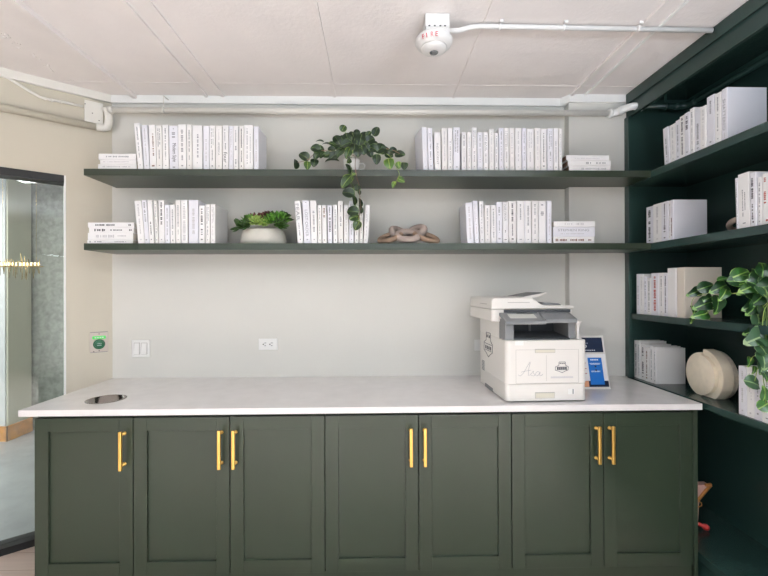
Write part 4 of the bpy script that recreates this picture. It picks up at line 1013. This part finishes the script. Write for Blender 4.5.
# ------------------------------------------------------------------ odd things inside the open bottom of the bookcase
q = Vector((1.725, -.36, .188))
t = thing('gift_bag', q, 'pink and gold bag peeking out beside the right end of the cabinets', 'bag')
mb = MB()
b0 = [(-.05, -.03, 0), (.045, -.03, 0), (.045, .03, 0), (-.05, .03, 0)]; b1 = [(-.06, -.015, .15), (.085, -.012, .17), (.085, .012, .17), (-.06, .015, .15)]
b0 = [(-.055, -.03, 0), (-.01, -.03, 0), (-.01, .03, 0), (-.055, .03, 0)]; BZ = .042
b1 = [(x_, y_, z_+BZ) for x_, y_, z_ in [(-.06, -.03, .105), (.0, -.03, .105), (.0, .03, .105), (-.06, .03, .105)]]
b2 = [(x_, y_, z_+BZ) for x_, y_, z_ in [(-.06, -.022, .165), (.062, -.02, .17), (.062, .02, .17), (-.06, .022, .165)]]
mb.add(b0+b1+b2, [(0, 3, 2, 1), (8, 9, 10, 11)] + [(i, (i+1) % 4, 4+(i+1) % 4, 4+i) for i in range(4)] + [(4+i, 4+(i+1) % 4, 8+(i+1) % 4, 8+i) for i in range(4)])
mb.build('body', 'pink_skin', t, local=True, bevel=.004)
mb = MB(); mb.tube([(-.012, -.031, .095+BZ), (.03, -.028, .138+BZ), (.066, -.022, .168+BZ)], .008, 8); mb.tube([(.035, -.024, .17+BZ), (.066, -.022, .172+BZ)], .008, 8); mb.build('gold_edge', 'gold_trim', t, local=True)
mb = MB(); mb.tube([(-.012, -.032, .09+BZ), (.004, -.034, .082+BZ), (.006, -.034, .066+BZ), (-.012, -.033, .058+BZ)], .0025, 8); mb.build('loop', 'gold_trim', t, local=True)
t = thing('red_bulb', (1.70, -.43, .1885), 'small red tipped object on the bookcase bottom shelf beside the cabinets', 'ornament')
mt = Euler((0, radians(115), 0)).to_matrix()
mb = MB(); mb.lathe([(.009, -.035), (.009, 0), (.014, .002), (.016, .014), (.013, .024), (.002, .028)], (.012, 0, .02), 20, mtx=mt); mb.build('tip', 'red_tip', t, local=True)
mb = MB(); mb.tube([(-.05, 0, .046), (-.02, 0, .034), (-.012, 0, .031)], .0075, 10); mb.build('stem', 'pink_skin', t, local=True)

# ------------------------------------------------------------------ printer
PRZ = radians(1.6)
pr_ = thing('printer', (.618, -.612, CTZ), 'white and grey multifunction laser printer on the white worktop', 'printer', rot=(0, 0, PRZ))
W, Dp = .394, .425
def rrect(x0, x1, y0, y1, r, n=5, corners=(1, 1, 0, 0)):
    """rounded rectangle, corner order: front-left, front-right, back-right, back-left"""
    out = []
    for (cx_, cy_, a0), c in zip((((x0+r), (y0+r), pi), ((x1-r), (y0+r), 1.5*pi), ((x1-r), (y1-r), 0), ((x0+r), (y1-r), .5*pi)), corners):
        if c:
            for k in range(n+1): a = a0 + k/n*pi/2; out.append((cx_+r*cos(a), cy_+r*sin(a)))
        else: out.append({pi: (x0, y0), 1.5*pi: (x1, y0), 0: (x1, y1), .5*pi: (x0, y1)}[a0])
    return out
P_ = dict(local=True)
# lower body with a hand notch low on the left side
mb = MB(); mb.prism(rrect(.0015, W-.0015, .004, Dp, .022), .006, .086); mb.build('cassette_housing', 'printer_white', pr_, **P_)
mb = MB(); mb.prism(rrect(0, W, 0, Dp, .024), .0875, .292); mb.build('body', 'printer_white', pr_, bevel=.002, **P_)
mb = MB(); mb.prism(rrect(.004, W-.004, .0008, .03, .022), .006, .0855); cas = mb.build('paper_cassette', 'printer_white', pr_, bevel=.002, **P_)
mb = MB()
for x, y in ((.03, .04), (W-.03, .04), (.03, Dp-.03), (W-.03, Dp-.03)): mb.tube([(x, y, 0), (x, y, .007)], .012, 12)
mb.build('foot', 'printer_dark', pr_, **P_)
def recess(x0, x1, z0, z1, par, nm):
    mb = MB(); mb.box(x0, x1, -.0012, .001, z0, z1); o = mb.build(nm, 'printer_line', par, bevel=.0012, **P_)
    mb = MB(); mb.box(x0+.002, x1-.002, -.0018, -.001, z0+.002, z1-.004); mb.build('grip_face', 'printer_recess', o, **P_)
recess(.140, .235, .018, .047, cas, 'cassette_grip')
mb = MB(); mb.box(.300, .330, -.0004, .001, .035, .062); mb.build('level_window', 'plate_white', cas, **P_)
mb = MB(); mb.box(.322, .3255, -.0012, 0, .037, .060); mb.build('level_mark', 'printer_dark', cas, **P_)
# multi-purpose tray door
mb = MB()
x0, x1, z0, z1, tk = .048, .352, .090, .249, .0013
for a, b, c_, d in ((x0, x1, z1-tk, z1), (x0, x0+tk, z0, z1), (x1-tk, x1, z0, z1), (x0, x1, z0, z0+tk)): mb.box(a, b, -.0004, .001, c_, d)
td = mb.build('tray_door', 'printer_line', pr_, **P_)
recess(.140, .238, .233, .252, td, 'tray_grip')
mb = MB(); mb.box(.1945, .1957, -.0004, .001, .100, .222); mb.build('sticker_divider', 'printer_line', td, **P_)
# handwriting 'Asa'
def strokes(nm, lst, m, par, r=.0008, to=None):
    mb = MB()
    for st in lst: mb.tube(smooth_path([Vector(to(x, y)) for x, y in st], 4), r, 5)
    return mb.build(nm, m, par, **P_)
def fz(x, y): return ((x-225)/(725-225)*.376, -.0006, .0+(455-y)/6.4*.00475)      # front-face coordinates of the sticker artwork
strokes('handwriting', [[(303, 278), (318, 285), (340, 262), (362, 225), (378, 200), (380, 205), (370, 245), (368, 285)], [(322, 262), (350, 255), (385, 250)], [(376, 285), (395, 262), (402, 256), (400, 268), (410, 278), (404, 286), (386, 284)],
                    [(440, 262), (425, 260), (414, 275), (420, 286), (434, 280), (444, 262), (440, 280), (448, 287), (462, 276)]], 'ink_grey', td, to=fz)
def logo(par, to, r=.0011):
    L = [[(566, 200), (606, 200)], [(566, 200), (564, 222)], [(606, 200), (608, 222)], [(564, 222), (543, 230)], [(608, 222), (626, 230)], [(543, 230), (541, 252)], [(626, 230), (624, 252)], [(541, 252), (562, 258)], [(624, 252), (606, 258)],
         [(562, 258), (586, 268)], [(606, 258), (586, 268)], [(550, 232), (618, 232)], [(550, 250), (618, 250)]]
    o = strokes('emblem', L, 'ink_black', par, r, to)
    return o
em = logo(td, fz)
mb = MB()
for k in range(5):
    a = fz(553+k*13, 248); b = fz(563+k*13, 234); mb.box(a[0], b[0], -.0009, 0, a[2], b[2])
for k in range(3):
    a = fz(570+k*12, 212); b = fz(578+k*12, 206); mb.box(a[0], b[0], -.0009, 0, a[2], b[2])
mb.build('emblem_print', 'ink_black', em, **P_)
mb = MB()
for k in range(22):
    a = fz(513+k*6.6, 303); b = fz(513+k*6.6+4.6, 292); mb.box(a[0], b[0], -.0008, 0, a[2], b[2])
mb.build('caption_print', 'ink_pale', td, **P_)
# emblem on the left side panel (same mark turned onto the side)
def sz(x, y):  # artwork -> side face
    return (-.0006, .345 - (x-541)/85*.150, .172 + (268-y)/68*.130)
em = logo(pr_, sz, .0016)
mb = MB()
for k in range(4): mb.box(-.0009, 0, .220+k*.028, .238+k*.028, .212, .230)
for k in range(2): mb.box(-.0009, 0, .238+k*.04, .264+k*.04, .275, .289)
mb.build('emblem_print', 'ink_black', em, **P_)
mb = MB()
for k in range(7): mb.box(-.0012, .001,   .34, .385, .085+k*.008, .089+k*.008)
mb.build('vent', 'printer_grey', pr_, **P_)
mb = MB(); mb.box(-.0015, .01, .20, .33, .0, .02); mb.build('side_grip', 'printer_grey', pr_, bevel=.002, **P_)
# label strip on the body's front top edge
mb = MB(); mb.box(.045, .085, -.0006, .001, .270, .292); mb.build('latch', 'plate_white', pr_, **P_)
# output bay
mb = MB(); mb.box(.047, W-.071, .026, .199, .2925, .300); mb.add([(.047, .03, .3005), (W-.071, .03, .3005), (W-.071, .199, .316), (.047, .199, .316)], [(0, 1, 2, 3)]); mb.build('output_tray', 'printer_dark', pr_, **P_)
mb = MB(); mb.box(.031, W-.034, .20, .214, .301, .379); mb.build('bay_back', 'printer_dark', pr_, **P_)
mb = MB(); mb.box(.0, W, .215, Dp, .2925, .385); mb.build('rear_body', 'printer_white', pr_, bevel=.003, **P_)
mb = MB(); mb.prism([(.0015, .2925), (.046, .2925), (.046, .378), (.0015, .392)], .014, .098, axis='y'); mb.build('left_column', 'printer_grey', pr_, bevel=.004, **P_)
mb = MB(); mb.prism([(W-.068, .2925), (W-.030, .2925), (W-.034, .33), (W-.034, .379), (W-.070, .379)], .045, .21, axis='y'); mb.build('right_column', 'printer_grey', pr_, bevel=.003, **P_)
mb = MB(); mb.prism([(W-.030, .2925), (W-.006, .2925), (W-.022, .325), (W-.020, .350), (W-.004, .379), (W-.032, .379)], .035, .214, axis='y'); mb.build('right_cheek', 'printer_white', pr_, bevel=.002, **P_)
mb = MB(); mb.prism([(.0, .2925), (.030, .2925), (.030, .380), (.0, .380)], .099, .215, axis='y'); mb.build('left_cheek', 'printer_white', pr_, **P_)
mb = MB(); mb.box(.052, .20, .197, .2, .315, .375); mb.build('bay_window', 'printer_grey', pr_, **P_) if 0 else None
mb = MB(); mb.box(.19, .198, .185, .2, .318, .378); mb.build('bay_rib', 'printer_grey', pr_, **P_)
# scanner unit
mb = MB(); mb.prism(rrect(-.040, W-.022, .085, .49, .022), .376, .435); mb.build('scanner_base', 'printer_white', pr_, bevel=.004, **P_)
mb = MB(); mb.box(.020, W-.040, .0795, .0845, .420, .434); mb.build('scanner_band', 'printer_dark', pr_, **P_)
fd = [(-.040, .437), (W-.020, .437), (W-.020, .452), (.225, .454), (.205, .462), (.170, .486), (.158, .492), (-.032, .492), (-.040, .484)]
mb = MB(); mb.prism(fd, .083, .485, axis='y'); fdo = mb.build('document_feeder', 'printer_white', pr_, bevel=.005, **P_)
mb = MB(); mb.box(.040, .150, .0822, .0838, .468, .4715); mb.box(-.0406, -.0396, .16, .28, .458, .461); mb.build('feeder_slot', 'printer_line', fdo, **P_)
mb = MB(); mb.prism([(.130, .490), (.138, .4945), (.262, .518), (.264, .513), (.185, .486)], .14, .40, axis='y'); mb.build('feeder_tray', 'printer_white', pr_, bevel=.0015, **P_)
mb = MB(); mb.prism([(.145, .4960), (.255, .5168), (.255, .5180), (.145, .4972)], .15, .38, axis='y'); mb.build('tray_pad', 'printer_grey', pr_, **P_)
mb = MB(); mb.prism([(.23, .4525), (.34, .4525), (.325, .462), (.25, .464)], .14, .38, axis='y'); mb.build('eject_tray', 'printer_grey', pr_, bevel=.002, **P_)
# control panel: a sloped grey shelf projecting over the bay
def slope(x0, x1, y0, y1, zf, zb, th):
    return [(x0, y0, zf), (x1, y0, zf), (x1, y1, zb), (x0, y1, zb), (x0, y0, zf-th), (x1, y0, zf-th), (x1, y1, zb-th), (x0, y1, zb-th)]
QF = [(0, 1, 2, 3), (7, 6, 5, 4), (0, 4, 5, 1), (1, 5, 6, 2), (2, 6, 7, 3), (3, 7, 4, 0)]
mb = MB(); mb.add(slope(-.004, .190, -.016, .086, .384, .421, .016), QF); cp = mb.build('control_panel', 'printer_grey', pr_, bevel=.004, **P_)
mb = MB(); mb.add(slope(.192, W-.042, .006, .086, .393, .421, .022), QF); mb.build('panel_shelf', 'printer_grey', pr_, bevel=.005, **P_)
def sl(y): return .384 + (y+.016)/.102*.037
mb = MB(); mb.add(slope(.030, .160, .008, .066, sl(.004)+.0012, sl(.066)+.0012, .001), QF); mb.build('touch_screen', 'screen_glass', cp, **P_)
mb = MB(); mb.add(slope(.080, .160, .068, .075, sl(.068)+.0014, sl(.075)+.0014, .001), QF); mb.build('button_row', 'printer_dark', cp, **P_)
mb = MB(); mb.prism([(.003, .378), (.010, .378), (.010, .386), (.003, .386)], .022, .084, axis='y'); mb.build('panel_cheek', 'printer_grey', pr_, **P_)
mb = MB(); mb.box(.045, .175, .080, .0826, .4995, .5); mb.build('trim_line', 'printer_line', fdo, **P_) if 0 else None

# ------------------------------------------------------------------ sloped sign holder
sg = thing('sign_holder', (1.275, -.372, CTZ), 'sloped counter sign with navy and blue cards beside the printer', 'sign', rot=(0, 0, radians(0)))
sg.location = (1.155, -.362, CTZ)
th = atan(.075/.285); R_ = Euler((-th, 0, 0)).to_matrix().to_4x4()      # leans back
hw, hh = .108, .286
def sgbox(x0, x1, z0, z1, d0, d1): return MB().box(x0, x1, -d1, -d0, z0, z1, mtx=R_)
sgbox(-hw, hw, .003, hh, -.004, 0).build('board', 'acrylic', sg, local=True, bevel=.001)
mb = MB(); mb.box(-hw, hw, -.004, .07, 0, .004); mb.build('foot', 'acrylic', sg, local=True, bevel=.001)
mb = MB(); mb.add([(-hw*.6, .070, .003), (hw*.6, .070, .003), (hw*.6, .062, .2), (-hw*.6, .062, .2), (-hw*.6, .075, .003), (hw*.6, .075, .003), (hw*.6, .066, .2), (-hw*.6, .066, .2)], [(0, 1, 2, 3), (7, 6, 5, 4), (0, 4, 5, 1), (1, 5, 6, 2), (2, 6, 7, 3), (3, 7, 4, 0)]); mb.build('strut', 'acrylic', sg, local=True)
nv = sgbox(-hw+.006, hw-.010, .194, .275, .0002, .0012).build('navy_card', 'navy', sg, local=True)
wc = sgbox(-hw+.006, hw-.006, .010, .184, .0002, .0012).build('white_card', 'card_white', sg, local=True)
bc = sgbox(.004, hw-.028, .022, .165, .0013, .0024).build('blue_card', 'blue_card', wc, local=True, bevel=.0005)
ds_ = sgbox(-hw+.006, hw-.006, .010, .042, .0013, .0018).build('dark_strip', 'navy', wc, local=True)
sgbox(-.032, -.006, .011, .041, .0019, .0024).build('photo_figure', 'photo_orange', wc, local=True)
def sgtext(s, x, z, w, h, m, par, d=.0016):
    mt = R_ @ Matrix(((1, 0, 0, x), (0, 0, -1, -d), (0, 1, 0, z), (0, 0, 0, 1)))
    text_obj('lettering', s, .02, mt, m, par, stretch=(w, h))
sgtext('S', -.034, .254, .028, .012, 'card_white', nv)
sgtext('LO', -.056, .217, .066, .022, 'card_white', nv)
mb = MB()
for k in range(14): mb.box(-.085+k*.010, -.0785+k*.010, -.0018, -.0011, .203, .2075, mtx=R_)
mb.build('small_print', 'card_white', nv, local=True)
mb = MB()
for k in range(8): mb.box(-.06+k*.010, -.053+k*.010, -.0018, -.0011, .243, .2455, mtx=R_)
mb.build('small_print', 'card_white', nv, local=True)
mb = MB()
mbs_ = []
for z, a, b in ((.150, .018, .062), (.133, .012, .070), (.128, .016, .066), (.092, .016, .064), (.088, .016, .064)):
    mb = MB(); x = a
    while x < b:
        mb.box(x, min(x+.007, b), -.0030, -.0023, z, z+(.007 if z == .150 else .003), mtx=R_); x += .009
    mb.build('small_print', 'card_white', bc, local=True)
for z in (.118, .098):
    mb = MB(); mb.lathe([(.0048, -.0006), (.0048, .0006)], R_ @ Vector((.042, -.0027, z)), 16, mtx=(R_ @ Euler((pi/2, 0, 0)).to_matrix().to_4x4()).to_3x3()); mb.build('dot', 'navy', bc, local=True)
for z in (.135, .105, .08):
    mb = MB(); mb.box(-.075, -.008, -.0018, -.0011, z, z+.003, mtx=R_); mb.build('small_print', 'ink_red', wc, local=True)

# ------------------------------------------------------------------ chandelier standing in for a glass reflection, and lamp beyond the glass
ch = thing('chandelier', (-2.82, .8, 1.64), 'gold linear chandelier of thin rods, modelled in place of its reflection in the glass door', 'chandelier')
mb = MB(); mb.box(-3.0, -2.64, .792, .808, 1.632, 1.64); mb.build('bar', 'chrome_rod', ch)
mb = MB()
for k in range(22):
    x = -2.97 + k*.0146; a = random.uniform(.03, .11)*(1-.5*abs(k-11)/11); b = random.uniform(.04, .13)*(1-.4*abs(k-11)/11)
    mb.tube([(x, .8+random.uniform(-.02, .02), 1.636-b), (x, .8, 1.636+a)], .0028, 6)
mb.build('rods', 'chrome_rod', ch)
mb = MB()
for k in range(11):
    x = -2.96 + k*.029; mb.tube([(x, .8, 1.645), (x, .8, 1.668)], .006, 8)
mb.build('bulbs', 'lamp_glow', ch)
mb = MB()
for x in (-2.95, -2.69): mb.tube([(x, .8, 1.64), (x, .8, 2.60)], .0012, 6)
mb.build('cable', 'chrome_rod', ch)
t = thing('hanging_light', (-3.09, 1.13, 2.42), 'square white hanging light seen through the top of the glass door', 'lamp')
mb = MB(); mb.box(-3.155, -3.02, 1.02, 1.25, 2.418, 2.432); mb.build('panel', 'lamp_panel', t)
mb = MB(); mb.tube([(-3.09, 1.13, 2.432), (-3.09, 1.13, 2.60)], .002, 6); mb.build('rod', 'alarm_white', t)

# ------------------------------------------------------------------ unseen fill lamps added behind the camera, and daylight
def area(name, loc, rot, sx, sy, power, col):
    l = bpy.data.lights.new(name, 'AREA'); l.shape = 'RECTANGLE'; l.size = sx; l.size_y = sy; l.energy = power; l.color = col
    o = bpy.data.objects.new(name, l); COL.objects.link(o); o.location = loc; o.rotation_euler = rot; return o
for i, (x0, x1) in enumerate(WX):
    area('window_daylight', ((x0+x1)/2, -6.55, 1.45), (radians(90), 0, 0), x1-x0-.1, 1.9, (22, 13, 19)[i], (.84, .95, 1.14))
for i, (x, y) in enumerate(((-1.8, -3.5), (1.05, -3.1), (-.4, -4.8))):  # unseen pendants added so their uplight brightens the ceiling
    lab = ['added white fill lamp hanging behind the viewer on the left', 'added white fill lamp hanging behind the viewer on the right', 'added white fill lamp hanging deepest in the room'][i]
    t = thing('fill_lamp', (x, y, 1.9), lab, 'lamp', 'added hanging fill lamps')
    mb = MB(); mb.box(x-.65, x+.65, y-.06, y+.06, 1.9, 1.95); mb.build('housing', 'alarm_white', t, bevel=.003)
    mb = MB()
    for dx in (-.6, .6): mb.tube([(x+dx, y, 1.95), (x+dx, y, CE-.001)], .002, 6)
    mb.build('cable', 'alarm_white', t)
    area('fill_lamp_down', (x, y, 1.895), (0, 0, 0), 1.25, .1, 4, (.90, .97, 1.08))
    area('ceiling_fill_uplight', (x, y, 1.956), (pi+radians(3), 0, 0), 1.25, .1, (82, 195, 110)[i], (.84, .97, 1.15))
for i, (x, y) in enumerate([(x, y) for y in (-2.7, -4.2) for x in (-1.8, -.2, 1.4)]):  # unseen spots added to bounce light off the floor onto the ceiling
    lab = '%s added ceiling fill light behind the viewer, counted from the left front' % ORD[i]
    t = thing('fill_downlight', (x, y, CE-.01), lab, 'lamp', 'added ceiling fill lights')
    mb = MB(); mb.lathe([(.055, -.004), (.075, -.006), (.078, 0)], (x, y, CE), 28, cap=False); mb.build('trim_ring', 'alarm_white', t)
    o = area('fill_downlight_beam', (x, y, CE-.012), (0, 0, 0), .09, .09, 60, (.83, .98, 1.17)); o.data.spread = radians(75)
area('beyond_light', (-3.9, .2, 2.40), (0, 0, 0), 1.5, 1.5, 85, (1, .99, .97))

w = bpy.data.worlds.new('world'); S.world = w; w.use_nodes = True
w.node_tree.nodes['Background'].inputs['Color'].default_value = (.86, .93, 1, 1); w.node_tree.nodes['Background'].inputs['Strength'].default_value = 1.2

# ------------------------------------------------------------------ camera
cam = bpy.data.cameras.new('camera'); co = bpy.data.objects.new('camera', cam); COL.objects.link(co)
cam.sensor_fit = 'HORIZONTAL'; cam.sensor_width = 36; cam.lens = CF/768*36; cam.clip_start = .05
r = (ray(385, 288)-ray(384, 288)).normalized(); d = (ray(384, 289)-ray(384, 288)).normalized(); fw = ray(384, 288).normalized()
mt = Matrix((r, -d, -fw)).transposed().to_4x4(); mt.translation = CAM
co.matrix_world = mt
S.camera = co
S.view_settings.view_transform = 'Standard'; S.view_settings.look = 'None'; S.view_settings.gamma = 1; S.view_settings.use_curve_mapping = False
S.view_settings.exposure = -0.62
